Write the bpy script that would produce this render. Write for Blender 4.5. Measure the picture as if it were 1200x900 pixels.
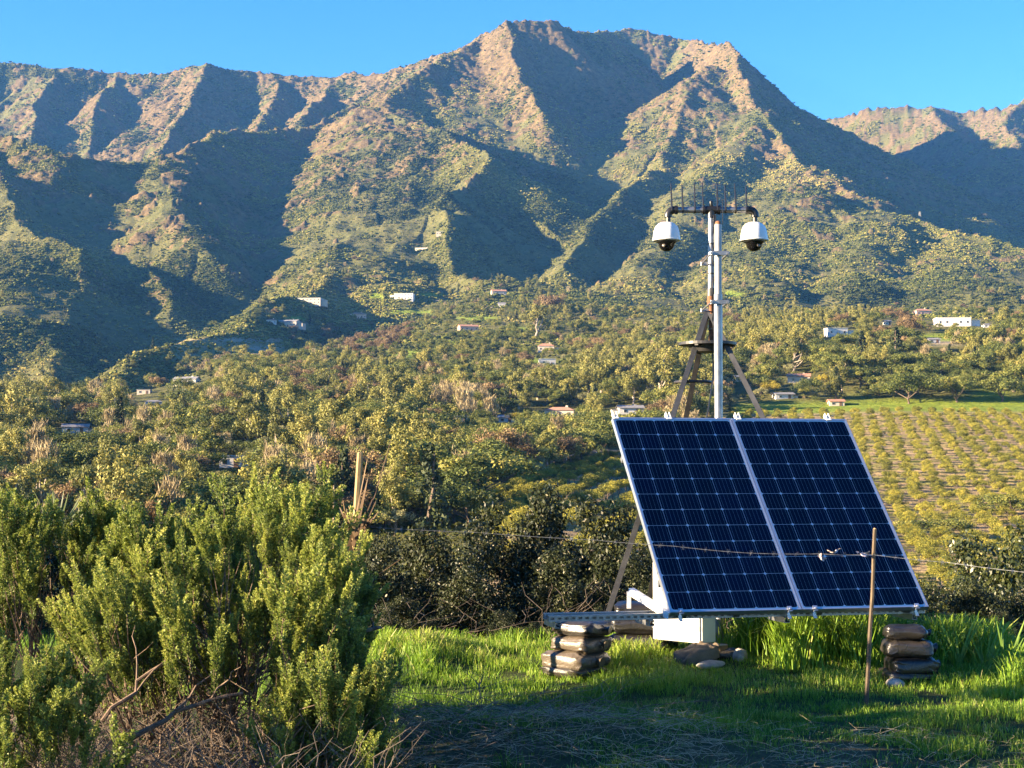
import bpy, math, random
import numpy as np
from mathutils import Vector, Matrix

for _o in list(bpy.data.objects):
    bpy.data.objects.remove(_o)
scene = bpy.context.scene
C = scene.collection
R = math.radians
random.seed(7)
rng = np.random.default_rng(11)

# ------------------------------------------------------------------ camera
F = 1900.0                      # focal length in photograph pixels (1200 wide)
HOR = 550.0                     # photograph row of the horizon
PITCH = math.atan((HOR - 450.0) / F)
cam_d = bpy.data.cameras.new('camera')
cam_d.sensor_width = 36.0
cam_d.lens = F / 1200.0 * 36.0
cam_d.clip_start = 0.1
cam_d.clip_end = 60000.0
cam = bpy.data.objects.new('camera', cam_d)
C.objects.link(cam)
cam.location = (0, 0, 0)        # eye level is z = 0, the knoll lies about 1.6 m below
cam.rotation_euler = (math.pi / 2 + PITCH, 0, 0)
scene.camera = cam

# ------------------------------------------------------------------ sky and sun
SUN_EL = 14.5
SUN_PHI = 14.5                   # degrees the sun stands behind the picture plane, on the left
sun_dir = Vector((-math.cos(R(SUN_PHI)) * math.cos(R(SUN_EL)), -math.sin(R(SUN_PHI)) * math.cos(R(SUN_EL)), math.sin(R(SUN_EL))))
world = bpy.data.worlds.new('World')
scene.world = world
world.use_nodes = True
wn = world.node_tree
wn.nodes.clear()
wo = wn.nodes.new('ShaderNodeOutputWorld')
bg = wn.nodes.new('ShaderNodeBackground')
sky = wn.nodes.new('ShaderNodeTexSky')
sky.sky_type = 'NISHITA'
sky.sun_disc = False
sky.sun_elevation = R(SUN_EL)
sky.sun_rotation = math.atan2(sun_dir.x, sun_dir.y)
sky.altitude = 1500.0
sky.air_density = 1.0
sky.dust_density = 0.0
sky.ozone_density = 3.0
bg.inputs['Strength'].default_value = 0.056
hs = wn.nodes.new('ShaderNodeHueSaturation')
hs.inputs['Saturation'].default_value = 1.3
hs.inputs['Hue'].default_value = 0.512
wn.links.new(sky.outputs[0], hs.inputs['Color'])
wn.links.new(hs.outputs[0], bg.inputs['Color'])
wn.links.new(bg.outputs[0], wo.inputs['Surface'])
sl = bpy.data.lights.new('sun', 'SUN')
sl.energy = 5.0
sl.angle = R(0.55)
sl.color = (1.0, 0.78, 0.50)
so = bpy.data.objects.new('sun', sl)
C.objects.link(so)
so.rotation_euler = sun_dir.to_track_quat('Z', 'Y').to_euler()
so.location = (-50, -20, 60)
vs = scene.view_settings
vs.view_transform = 'Standard'
vs.look = 'None'
vs.exposure = 2.8
vs.gamma = 1.0
vs.use_curve_mapping = False
scene.cycles.use_denoising = True
scene.cycles.max_bounces = 6
scene.cycles.diffuse_bounces = 2
scene.cycles.glossy_bounces = 2
scene.cycles.transmission_bounces = 3
scene.cycles.transparent_max_bounces = 4
scene.cycles.volume_bounces = 0
scene.cycles.caustics_reflective = False
scene.cycles.caustics_refractive = False
scene.cycles.sample_clamp_indirect = 4.0

# ------------------------------------------------------------------ helpers
def px(x, y, D):
    """point at depth D (metres along +Y) that the photograph shows at pixel x, y"""
    u = (x - 600.0) / F
    w = -(y - 450.0) / F
    Y = math.cos(PITCH) - w * math.sin(PITCH)
    Z = math.sin(PITCH) + w * math.cos(PITCH)
    s = D / Y
    return Vector((u * s, D, Z * s))

def tag(o, label=None, cat=None, group=None, kind=None):
    if label: o['label'] = label
    if cat: o['category'] = cat
    if group: o['group'] = group
    if kind: o['kind'] = kind
    return o

def empty(name, loc=(0, 0, 0), rz=0.0):
    o = bpy.data.objects.new(name, None)
    o.location = loc
    o.rotation_euler = (0, 0, rz)
    o.empty_display_size = 0.1
    C.objects.link(o)
    return o

def link(name, me, parent=None, loc=(0, 0, 0), rot=(0, 0, 0), scale=(1, 1, 1)):
    o = bpy.data.objects.new(name, me)
    C.objects.link(o)
    o.location = loc
    o.rotation_euler = rot
    o.scale = scale
    if parent is not None:
        o.parent = parent
    return o

def npmesh(name, V, faces, mats=(), smooth=False, midx=None, attrs=None):
    """mesh from a vertex array and a list of face arrays (each of one arity)"""
    V = np.asarray(V, dtype=np.float32)
    me = bpy.data.meshes.new(name)
    me.vertices.add(len(V))
    me.vertices.foreach_set('co', V.ravel())
    idx = np.concatenate([np.asarray(f, dtype=np.int32).ravel() for f in faces])
    tot = np.concatenate([np.full(len(f), np.asarray(f).shape[1], dtype=np.int32) for f in faces])
    start = np.concatenate([[0], np.cumsum(tot)[:-1]]).astype(np.int32)
    me.loops.add(len(idx))
    me.loops.foreach_set('vertex_index', idx)
    me.polygons.add(len(tot))
    me.polygons.foreach_set('loop_start', start)
    me.polygons.foreach_set('loop_total', tot)
    if midx is not None:
        me.polygons.foreach_set('material_index', np.asarray(midx, dtype=np.int32))
    for m in mats:
        me.materials.append(m)
    for k, a in (attrs or {}).items():
        at = me.attributes.new(k, 'FLOAT', 'POINT')
        at.data.foreach_set('value', np.asarray(a, dtype=np.float32))
    me.update(calc_edges=True)
    if smooth:
        me.polygons.foreach_set('use_smooth', np.ones(len(tot), dtype=bool))
    return me

class MB:
    """collects shapes and links them as one mesh"""
    def __init__(self):
        self.v = []; self.f = []; self.m = []
    def add(self, vs_, fs_, mi=0):
        n = len(self.v)
        self.v += [tuple(p) for p in vs_]
        self.f += [tuple(i + n for i in f) for f in fs_]
        self.m += [mi] * len(fs_)
        return self
    def box(self, c, s, rot=None, mi=0, bevel=0.0):
        c = Vector(c); hx, hy, hz = s[0] / 2, s[1] / 2, s[2] / 2
        M = rot if rot is not None else Matrix.Identity(3)
        if bevel <= 0:
            P = [c + M @ Vector((x, y, z)) for z in (-hz, hz) for x, y in ((-hx, -hy), (hx, -hy), (hx, hy), (-hx, hy))]
            return self.add(P, [(3, 2, 1, 0), (4, 5, 6, 7), (0, 1, 5, 4), (1, 2, 6, 5), (2, 3, 7, 6), (3, 0, 4, 7)], mi)
        b = min(bevel, hx * .9, hy * .9, hz * .9)
        P = []
        for z, i in ((-hz, b), (-hz + b, 0), (hz - b, 0), (hz, b)):
            X, Y = hx - i, hy - i
            for x, y in ((-X + b, -Y), (X - b, -Y), (X, -Y + b), (X, Y - b), (X - b, Y), (-X + b, Y), (-X, Y - b), (-X, -Y + b)):
                P.append(c + M @ Vector((x, y, z)))
        fs = [tuple(range(7, -1, -1)), tuple(range(24, 32))]
        for r in range(3):
            for k in range(8):
                a, d = r * 8 + k, r * 8 + (k + 1) % 8
                fs.append((a, d, d + 8, a + 8))
        return self.add(P, fs, mi)
    def bar(self, p0, p1, w, h, up=(0, 0, 1), mi=0, bevel=0.0):
        p0, p1 = Vector(p0), Vector(p1)
        d = p1 - p0; L = d.length; y = d.normalized()
        u = Vector(up); x = y.cross(u)
        if x.length < 1e-5: x = y.cross(Vector((1, 0, 0)))
        x.normalize(); z = x.cross(y).normalized()
        M = Matrix((x, y, z)).transposed()
        return self.box((p0 + p1) / 2, (w, L, h), M, mi, bevel)
    def tube(self, pts, radii, n=8, mi=0, cap=True):
        pts = [Vector(p) for p in pts]
        if not hasattr(radii, '__len__'): radii = [radii] * len(pts)
        P = []; ref = None
        for i, p in enumerate(pts):
            t = (pts[min(i + 1, len(pts) - 1)] - pts[max(i - 1, 0)]).normalized()
            if ref is None:
                ref = t.orthogonal().normalized()
            else:
                ref = (ref - t * ref.dot(t))
                ref = ref.normalized() if ref.length > 1e-6 else t.orthogonal().normalized()
            b = t.cross(ref)
            for k in range(n):
                a = 2 * math.pi * k / n
                P.append(p + (ref * math.cos(a) + b * math.sin(a)) * radii[i])
        fs = []
        for i in range(len(pts) - 1):
            for k in range(n):
                a, d = i * n + k, i * n + (k + 1) % n
                fs.append((a, d, d + n, a + n))
        if cap:
            fs.append(tuple(range(n - 1, -1, -1)))
            fs.append(tuple(range((len(pts) - 1) * n, len(pts) * n)))
        return self.add(P, fs, mi)
    def lathe(self, prof, n=24, c=(0, 0, 0), mi=0):
        """prof: (radius, z) from top to bottom or bottom to top"""
        c = Vector(c); P = []
        for r, z in prof:
            for k in range(n):
                a = 2 * math.pi * k / n
                P.append(c + Vector((r * math.cos(a), r * math.sin(a), z)))
        fs = []
        for i in range(len(prof) - 1):
            for k in range(n):
                a, d = i * n + k, i * n + (k + 1) % n
                fs.append((a, d, d + n, a + n))
        fs.append(tuple(range(n - 1, -1, -1)))
        fs.append(tuple(range((len(prof) - 1) * n, len(prof) * n)))
        return self.add(P, fs, mi)
    def mesh(self, name, mats, smooth=False):
        me = bpy.data.meshes.new(name)
        me.from_pydata(self.v, [], self.f)
        for m in (mats if isinstance(mats, (list, tuple)) else [mats]):
            me.materials.append(m)
        me.polygons.foreach_set('material_index', np.array(self.m, dtype=np.int32))
        if smooth:
            me.polygons.foreach_set('use_smooth', np.ones(len(self.f), dtype=bool))
            try: me.set_sharp_from_angle(angle=R(40))
            except Exception: pass
        me.update()
        return me
    def build(self, name, mats, parent=None, smooth=False, loc=(0, 0, 0), rot=(0, 0, 0)):
        return link(name, self.mesh(name, mats, smooth), parent, loc, rot)

# ------------------------------------------------------------------ numpy noise
def _h(ix, iy, seed):
    n = (ix.astype(np.int64) * 374761393 + iy.astype(np.int64) * 668265263 + seed * 974634777) & 0xffffffff
    n = ((n ^ (n >> 13)) * 1274126177) & 0xffffffff
    n = ((n ^ (n >> 16)) * 2246822519) & 0xffffffff
    return ((n ^ (n >> 15)) & 0xffffff).astype(np.float64) / 0xffffff
def vnoise(x, y, seed=0):
    x = np.asarray(x, dtype=np.float64); y = np.asarray(y, dtype=np.float64)
    ix, iy = np.floor(x), np.floor(y)
    fx, fy = x - ix, y - iy
    fx = fx * fx * (3 - 2 * fx); fy = fy * fy * (3 - 2 * fy)
    ix = ix.astype(np.int64); iy = iy.astype(np.int64)
    a = _h(ix, iy, seed); b = _h(ix + 1, iy, seed); c = _h(ix, iy + 1, seed); d = _h(ix + 1, iy + 1, seed)
    return (a + (b - a) * fx) * (1 - fy) + (c + (d - c) * fx) * fy
def fbm(x, y, seed=0, octv=4, gain=0.5):
    s = 0; a = 1.0; t = 0
    for o in range(octv):
        s = s + a * vnoise(x * 2 ** o, y * 2 ** o, seed + o * 17); t += a; a *= gain
    return s / t
def ridged(x, y, seed=0, octv=4, gain=0.5):
    s = 0; a = 1.0; t = 0
    for o in range(octv):
        s = s + a * (1 - np.abs(2 * vnoise(x * 2 ** o, y * 2 ** o, seed + o * 13) - 1)); t += a; a *= gain
    return s / t

# ------------------------------------------------------------------ materials
def newmat(name):
    m = bpy.data.materials.new(name)
    m.use_nodes = True
    nt = m.node_tree
    b = nt.nodes['Principled BSDF']
    return m, nt, b
def setp(b, **k):
    for n, v in k.items():
        n = n.replace('_', ' ')
        if n in b.inputs: b.inputs[n].default_value = v
def rgba(c): return (c[0], c[1], c[2], 1.0)
def ramp(nt, stops, fac=None, interp='LINEAR'):
    r = nt.nodes.new('ShaderNodeValToRGB')
    r.color_ramp.interpolation = interp
    e = r.color_ramp.elements
    while len(e) < len(stops): e.new(0.5)
    for i, (p, c) in enumerate(stops):
        e[i].position = p
        e[i].color = rgba(c) if len(c) == 3 else c
    if fac is not None: nt.links.new(fac, r.inputs['Fac'])
    return r
def noise_node(nt, scale, detail=4.0, rough=0.55, coord='Object', dist=0.0):
    tc = nt.nodes.new('ShaderNodeTexCoord')
    n = nt.nodes.new('ShaderNodeTexNoise')
    n.inputs['Scale'].default_value = scale
    n.inputs['Detail'].default_value = detail
    n.inputs['Roughness'].default_value = rough
    n.inputs['Distortion'].default_value = dist
    nt.links.new(tc.outputs[coord], n.inputs['Vector'])
    return n
def bump(nt, b, height, strength=0.3, dist=0.01):
    bn = nt.nodes.new('ShaderNodeBump')
    bn.inputs['Strength'].default_value = strength
    bn.inputs['Distance'].default_value = dist
    nt.links.new(height, bn.inputs['Height'])
    nt.links.new(bn.outputs['Normal'], b.inputs['Normal'])
def surf(name, c1, c2, scale=6.0, rough=0.6, metal=0.0, bmp=0.2, bdist=0.005, spec=0.5, c3=None, detail=5.0):
    """two or three colours mottled by noise, with fine relief"""
    m, nt, b = newmat(name)
    n = noise_node(nt, scale, detail)
    st = [(0.3, c1), (0.7, c2)] if c3 is None else [(0.25, c1), (0.55, c2), (0.78, c3)]
    r = ramp(nt, st, n.outputs['Fac'])
    nt.links.new(r.outputs['Color'], b.inputs['Base Color'])
    setp(b, Roughness=rough, Metallic=metal)
    b.inputs['Specular IOR Level'].default_value = spec
    n2 = noise_node(nt, scale * 6, 3.0)
    if bmp: bump(nt, b, n2.outputs['Fac'], bmp, bdist)
    return m
def leafmat(name, stops, rough=0.55, spec=0.3, trans=0.25, attr='tint', inst=False, objrand=0.0):
    """foliage: colour per leaf from an attribute, some light passing through"""
    m, nt, b = newmat(name)
    a = nt.nodes.new('ShaderNodeAttribute')
    a.attribute_name = attr
    if inst: a.attribute_type = 'INSTANCER'
    fac = a.outputs['Fac']
    if objrand:
        oi = nt.nodes.new('ShaderNodeObjectInfo')
        mm = nt.nodes.new('ShaderNodeMath'); mm.operation = 'MULTIPLY_ADD'
        mm.inputs[1].default_value = objrand; mm.inputs[2].default_value = -objrand / 2
        nt.links.new(oi.outputs['Random'], mm.inputs[0])
        ad = nt.nodes.new('ShaderNodeMath'); ad.operation = 'ADD'; ad.use_clamp = True
        nt.links.new(fac, ad.inputs[0]); nt.links.new(mm.outputs[0], ad.inputs[1])
        fac = ad.outputs[0]
    r = ramp(nt, stops, fac)
    nt.links.new(r.outputs['Color'], b.inputs['Base Color'])
    setp(b, Roughness=rough)
    b.inputs['Specular IOR Level'].default_value = spec
    if trans > 0:
        t = nt.nodes.new('ShaderNodeBsdfTranslucent')
        nt.links.new(r.outputs['Color'], t.inputs['Color'])
        mx = nt.nodes.new('ShaderNodeMixShader')
        mx.inputs[0].default_value = trans
        out = nt.nodes['Material Output']
        nt.links.new(b.outputs[0], mx.inputs[1]); nt.links.new(t.outputs[0], mx.inputs[2])
        nt.links.new(mx.outputs[0], out.inputs['Surface'])
    return m
# ================================================================== TERRAIN
# crests as (photo x, photo y, depth) -> real 3-D lines; (side slope, profile length, rib height, rib spacing)
RIDGES = [
 # far ridge on the left
 ([(-420,60,5200),(-200,70,5000),(0,73,4800),(60,82,4750),(130,88,4750),(200,84,4700),(245,78,4650),(300,88,4700),(380,91,4650),(450,86,4500)], .85, 1500, 75, 190),
 # ribs coming down from it
 ([(60,82,4750),(45,120,4450),(40,165,4150)], .75, 700, 30, 120),
 ([(130,90,4750),(118,120,4450),(105,180,4100)], .75, 700, 30, 120),
 ([(245,78,4650),(232,110,4350),(205,150,4050),(185,178,3850)], .75, 700, 30, 120),
 ([(330,90,4700),(320,125,4400),(300,150,4100)], .75, 700, 30, 120),
 ([(395,91,4650),(375,120,4350),(355,142,4100)], .75, 700, 30, 120),
 # main summit and its left shoulder, turning into the centre spur
 ([(450,86,4500),(520,64,4350),(560,45,4250),(592,31,4150),(640,28,4200),(700,40,4350),(722,43,4500)], .90, 1300, 60, 170),
 ([(560,45,4250),(530,62,4050),(490,82,3900),(460,105,3750),(452,125,3600),(478,143,3450),(520,155,3250),(546,165,3100),(577,181,2900),(560,207,2750),(536,236,2600),(530,275,2420),(548,318,2250),(575,345,2050)], .66, 1100, 40, 150),
 # rib inside the bowl
 ([(592,31,4150),(605,75,3900),(622,105,3720),(640,135,3560)], .9, 600, 25, 100),
 # broad western flank of the centre spur
 ([(452,125,3600),(445,160,3350),(425,195,3080),(415,225,2880),(440,250,2700),(415,290,2450),(385,325,2150)], .6, 900, 22, 120, 70, .18),
 ([(510,155,3300),(495,185,3080),(490,220,2850),(480,260,2600),(462,300,2350),(450,335,2080)], .6, 900, 22, 110, 60, .18),
 # apron crest that hides the canyon floor
 ([(415,285,2500),(350,338,2000),(270,372,1700),(200,402,1450),(120,440,1200),(50,472,1000)], .5, 1200, 8, 90),
 # far plateau right of the summit
 ([(700,42,4700),(740,38,4800),(790,44,4800),(825,52,4600)], 1.0, 1300, 40, 170),
 # second summit, right arm
 ([(825,55,4550),(850,50,4250),(860,77,4000),(880,100,3850),(886,133,3650),(915,157,3450)], 1.12, 900, 20, 150),
 ([(915,157,3450),(932,193,3200),(967,207,3100),(1000,233,2950),(1067,260,2800),(1133,285,2650),(1195,298,2550),(1300,330,2400),(1420,360,2250)], .95, 1000, 35, 150),
 ([(830,78,4000),(812,95,3900),(800,125,3700),(792,160,3500),(785,192,3300),(740,215,3000),(715,245,2800),(690,285,2500),(680,310,2350)], .62, 1000, 40, 130),
 ([(886,133,3650),(868,165,3400),(838,186,3200),(815,212,3000),(805,250,2750),(775,300,2450),(745,335,2150)], .62, 900, 25, 120, 30, .25),
 ([(932,193,3200),(918,225,2950),(908,262,2700),(895,300,2400),(880,335,2100)], .58, 900, 22, 110, 70, .18),
 ([(1000,233,2950),(1000,262,2700),(1005,300,2400),(1015,330,2100)], .55, 900, 22, 110, 60, .2),
 ([(1110,276,2720),(1105,300,2450),(1125,328,2150),(1150,345,1950)], .5, 900, 20, 110, 60, .18),
 ([(1195,298,2550),(1185,325,2250),(1210,345,2000)], .5, 900, 20, 110, 60, .18),
 # far ridge on the right
 ([(900,165,6200),(980,137,5700),(1020,127,5500),(1080,124,5400),(1130,129,5400),(1165,127,5300),(1200,118,5200),(1330,95,5200),(1500,90,5200)], .75, 1600, 70, 260),
 ([(1090,125,5400),(1120,160,4900),(1160,185,4500)], .6, 900, 40, 150),
 ([(1200,118,5200),(1180,150,4900),(1190,175,4600)], .6, 900, 40, 150),
 # left mass
 ([(-420,120,3000),(-200,135,2950),(-80,150,2950),(0,165,2900),(67,171,2850),(112,189,2850),(160,192,2900),(190,189,2950),(213,183,3000),(250,165,3150),(282,150,3350),(315,153,3500),(367,147,3700),(400,131,3850),(455,112,4000)], .66, 1000, 26, 140),
 ([(-30,160,2920),(10,200,2700),(28,240,2500),(40,272,2350),(78,300,2200),(80,345,2000),(66,400,1700),(50,440,1450)], .58, 800, 22, 110),
 ([(-120,150,2930),(-110,230,2500),(-90,300,2100),(-60,370,1700)], .5, 900, 30, 110),
 ([(20,283,2300),(8,320,2050),(-5,370,1750)], .5, 700, 20, 100, 60, .18),
 ([(205,186,2980),(205,215,2750),(216,250,2560),(236,285,2370),(246,310,2270)], .62, 800, 25, 110, 20, .2),
 ([(165,320,2200),(178,345,2080),(188,365,2000)], .6, 500, 20, 80),
]
BASE_X = np.array([-300., 60., 300., 600., 1050.])
BASE_Y = np.array([0, 14., 20, 40, 80, 150, 200, 300, 400, 600, 800, 1000, 1300, 1600, 2100, 3000, 5000, 9000])
BASE_Z = np.array([
 [-2.2,-2.2,-3.2,-7,-11,-13,-12,-5, 1, 13, 26, 34, 40, 55, 100, 180, 300, 300],
 [-2.2,-2.2,-3.2,-7,-11,-13,-12,-5, 2, 15, 30, 42, 28, 30, 60, 130, 260, 300],
 [-2.2,-2.2,-3.2,-7,-11,-13,-11,-5, 2, 16, 35, 58, 90,110, 70, 140, 280, 300],
 [-2.2,-2.2,-3.2,-7,-11,-12, -9,-4, 2, 17, 38, 60, 103,152, 238, 290, 300, 300],
 [-2.2,-2.2,-3.2,-8,-13,-16.5,-15.5,-13.5,-6, 22.5, 57, 88,122,150, 185, 240, 300, 300],
])
def base_z(X, Y):
    P = np.clip(600 + F * X / np.maximum(Y, 1.0), BASE_X[0], BASE_X[-1])
    cols = np.stack([np.interp(Y, BASE_Y, BASE_Z[i]) - (np.interp(Y, [0, 600, 645, 720, 1e5], [0, 0, 5.5, 0, 0]) if i == 4 else 0) for i in range(5)])
    i = np.clip(np.searchsorted(BASE_X, P) - 1, 0, 3)
    t = (P - BASE_X[i]) / (BASE_X[i + 1] - BASE_X[i])
    t = t * t * (3 - 2 * t)
    k = np.arange(P.size)
    f = cols.reshape(5, -1)
    i = i.ravel(); t = t.ravel()
    return (f[i, k] * (1 - t) + f[i + 1, k] * t).reshape(P.shape)

RL = []
for _e in RIDGES:
    RL.append((np.array([px(*p) for p in _e[0]]),) + tuple(_e[1:5]) + (tuple(_e[5:7]) if len(_e) > 5 else (0.0, .3),))

def terrain_z(X, Y):
    shp = X.shape
    x = X.ravel(); y = Y.ravel()
    # the lines wander, so that crests and gullies are not ruled straight
    wx = x + (fbm(x / 260, y / 260, 5, 4) - .5) * 80
    wy = y + (fbm(x / 260, y / 260, 9, 4) - .5) * 80
    wgt = np.clip((y - 900) / 700, 0, 1)
    wx = x + (wx - x) * wgt; wy = y + (wy - y) * wgt
    z = base_z(x, y)
    far = y > 880
    fi = np.nonzero(far)[0]
    xx, yy = wx[fi], wy[fi]
    top = np.full(len(fi), -1e9)
    for ri, (P, k, d0, amp, lam, (cap, kin)) in enumerate(RL):
        best = np.full(len(fi), -1e18); s_b = np.zeros(len(fi)); d_b = np.zeros(len(fi)); sd_b = np.zeros(len(fi))
        k = k * 1.12; kmin = min(.56, k * .85); dl = d0 * (k / kmin - 1); dropl = k * d0 * math.log1p(dl / d0)
        s0 = 0.0
        for a, b in zip(P[:-1], P[1:]):
            ex, ey = b[0] - a[0], b[1] - a[1]
            L2 = ex * ex + ey * ey; L = math.sqrt(L2)
            t = np.clip(((xx - a[0]) * ex + (yy - a[1]) * ey) / L2, 0, 1)
            dx, dy = xx - a[0] - t * ex, yy - a[1] - t * ey
            dd = np.sqrt(dx * dx + dy * dy)
            # rounded crests: gentle within 'cap' metres of the line
            de = np.maximum(dd - cap, 0)
            sc = a[2] + t * (b[2] - a[2]) - np.minimum(dd, cap) * kin - np.where(de < dl, k * d0 * np.log1p(de / d0), dropl + (de - dl) * kmin)
            up = sc > best
            best = np.where(up, sc, best); s_b = np.where(up, s0 + t * L, s_b); d_b = np.where(up, dd, d_b)
            sd_b = np.where(up, np.sign(ex * dy - ey * dx), sd_b)
            s0 += L
        d = d_b; h = best
        env = np.clip(d / 160, 0, 1) * np.exp(-d / 1500)
        sw = s_b + (fbm(xx / 120, yy / 120, 31 + ri, 2) - .5) * lam * .9
        rib = ridged(sw / lam + sd_b * 37.3, d / 900, 50 + ri, 3, .55) - .62
        rib2 = ridged(sw / (lam * .31) + sd_b * 11.7, d / 500, 150 + ri, 2, .5) - .6
        h = h + amp * env * (rib * 1.15 + rib2 * .30)
        # soft maximum keeps gullies from being cut too sharp
        m = np.maximum(top, h); q = np.exp(-np.abs(top - h) / 9.0)
        top = np.where(top < -1e8, h, m + 5.0 * q * (m > -1e8))
    zb = z[fi]
    top = top - 260 * np.clip((1350 - y[fi]) / 470, 0, 1) ** 1.5 * np.clip((x[fi] / y[fi] * F + 550) / 100, 0, 1)
    m = np.maximum(zb, top); q = np.exp(-np.abs(zb - top) / 12.0)
    zz = m + 5 * q * (top > -1e8)
    z[fi] = zz
    # general roughness growing with distance
    g = np.clip((y - 150) / 1500, 0, 1)
    on = np.clip((y - 1300) / 900, 0, 1)
    z = z + g * (fbm(x / 130, y / 130, 71, 4) - .5) * 9 + on * (ridged(x / 150, y / 150, 83, 4, .55) - .6) * 20 + on * (fbm(x / 22, y / 22, 91, 3) - .5) * 7
    z = z + np.clip((y - 40) / 200, 0, 1) * (fbm(x / 45, y / 45, 77, 3) - .5) * 2.5
    return z.reshape(shp)

_pxs = np.concatenate([np.linspace(-420, -60, 46)[:-1], np.linspace(-60, 1260, 800), np.linspace(1260, 1620, 46)[1:]])
_ys = np.concatenate([np.geomspace(17, 900, 150)[:-1], np.linspace(900, 1900, 150)[:-1], np.linspace(1900, 4900, 540)[:-1], np.linspace(4900, 7000, 50)])
TX = (_pxs[None, :] - 600) / F * _ys[:, None]
TY = np.repeat(_ys[:, None], len(_pxs), 1)
TZ = terrain_z(TX, TY)
NR, NC = TX.shape

def tsample(ci, ri):
    """terrain position at fractional column / row index"""
    c0 = np.clip(np.floor(ci).astype(int), 0, NC - 2); r0 = np.clip(np.floor(ri).astype(int), 0, NR - 2)
    a = ci - c0; b = ri - r0
    def q(A): return (A[r0, c0] * (1 - a) + A[r0, c0 + 1] * a) * (1 - b) + (A[r0 + 1, c0] * (1 - a) + A[r0 + 1, c0 + 1] * a) * b
    return q(TX), q(TY), q(TZ)
def tz_at(x, y):
    p = 600 + F * x / y
    ci = np.interp(p, _pxs, np.arange(NC)); ri = np.interp(y, _ys, np.arange(NR))
    return tsample(np.atleast_1d(ci), np.atleast_1d(ri))[2]
# rows of the photograph that each terrain sample falls on, and whether it can be seen
_cp, _sp = math.cos(PITCH), math.sin(PITCH)
TV = 450 - F * (TZ * _cp - TY * _sp) / (TY * _cp + TZ * _sp)
_run = np.minimum.accumulate(TV, axis=0)
TVIS = TV <= _run + 1.5
def hit(x, y, dmin=60.0):
    """depth at which the ray through photo pixel x, y meets the terrain"""
    c = int(round(float(np.interp(x, _pxs, np.arange(NC)))))
    col = TV[:, c]
    k = np.nonzero((col <= y) & (_ys > dmin))[0]
    if len(k) == 0: return None
    k = k[0]
    return px(x, y, float(_ys[k]))

# slope, for bare rock
_gy = np.gradient(TZ, axis=0) / np.maximum(np.gradient(TY, axis=0), .1)
_gx = np.gradient(TZ, axis=1) / np.maximum(np.gradient(TX, axis=1), .1)
SLOPE = np.hypot(_gx, _gy)
_n1 = fbm(TX / 70, TY / 70, 201, 4, .6)
_n2 = fbm(TX / 400, TY / 400, 211, 3)
_hf = fbm(TX / 30, TY / 30, 221, 4, .62)
R0 = np.clip((TZ - 260) / 620, 0, 1) * .44 + (_n2 - .5) * .9 + (_n1 - .5) * .7 + np.clip(SLOPE - .6, 0, .5) * .3
PXG = np.repeat(_pxs[None, :], NR, 0)
# outcrops the photograph shows: (x, y, rx, ry, amount)
for ox, oy, orx, ory, am in [(840,80,38,35,.75),(800,140,22,40,.55),(590,75,25,40,.6),(625,115,18,35,.7),(450,115,22,25,.5),(200,280,50,45,.35),
                             (70,130,35,40,.45),(160,110,45,40,.4),(230,130,35,40,.4),(340,120,30,30,.4),(110,340,22,20,.7),(180,350,18,14,.9),
                             (310,298,14,7,.9),(720,145,70,40,.45),(600,130,60,50,.35),(900,180,30,20,.5),(960,235,40,25,.4),(1100,135,50,14,.4),
                             (60,210,70,25,.35),(300,320,90,30,.4),(500,285,14,8,.6),(1030,225,60,30,.35),(570,70,90,45,.2)]:
    g = np.exp(-(((PXG - ox) / orx) ** 2 + ((TV - oy) / ory) ** 2))
    R0 = R0 + am * g * .75 * TVIS
ROCK = np.clip((_hf - (.70 - .42 * np.clip(R0, -.3, 1.1))) / .07, 0, 1) * np.clip((TY - 1700) / 500, 0, 1)
# outcrops are craggy: ledges and blocks standing proud of the scrub
_crag = ridged(TX / 42, TY / 42, 231, 4, .6)
TZ = TZ + ROCK * ((_crag - .45) * 15 + (vnoise(TX / 11, TY / 11, 241) - .5) * 8) + np.clip((TY - 1700) / 500, 0, 1) * (1 - ROCK) * (vnoise(TX / 14, TY / 14, 251) - .5) * 2.5
TV = 450 - F * (TZ * _cp - TY * _sp) / (TY * _cp + TZ * _sp)
TVIS = TV <= np.minimum.accumulate(TV, axis=0) + 1.5
def boxm(a, lo, hi, s):
    return np.clip((a - lo) / s, 0, 1) * np.clip((hi - a) / s, 0, 1)
# mown meadow above the orchard and scattered lawns
LAWN = boxm(PXG, 855, 1700, 12) * boxm(TY, 596, 662, 5)
for ox, oy, orx, ory in [(1125,397,60,7),(600,424,48,5),(475,415,25,5),(1120,425,35,6),(1160,465,25,8),(575,585,36,9),(480,366,28,3),(560,373,26,3),(520,402,22,3),(605,386,18,3),(440,347,14,3),(352,373,18,3),(680,395,18,3),(505,345,16,2.5),(410,436,30,4),(1050,470,60,5),
                         (540,450,30,4),(860,345,16,4),(780,400,30,5),(690,420,20,4),(300,455,24,5)]:
    g = np.exp(-(((PXG - ox) / orx) ** 2 + ((TV - oy) / ory) ** 2) ** 2)
    LAWN = np.clip(LAWN + g * 1.2 * (TY > 90) * TVIS, 0, 1)
# tilled soil and grass of the orchard
def orchard_mask(X, Y):
    P = 600 + F * X / Y
    left = np.interp(Y, [120, 200, 260, 330, 420, 520, 600], [560, 560, 560, 640, 720, 820, 850])
    return (Y > 150) & (Y < 597) & (P > left)
SOIL = orchard_mask(TX, TY).astype(float)
SOIL = np.maximum(SOIL, boxm(PXG, 195, 340, 10) * boxm(TV, 395, 425, 3) * (TY > 700) * .8 * TVIS)
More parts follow.
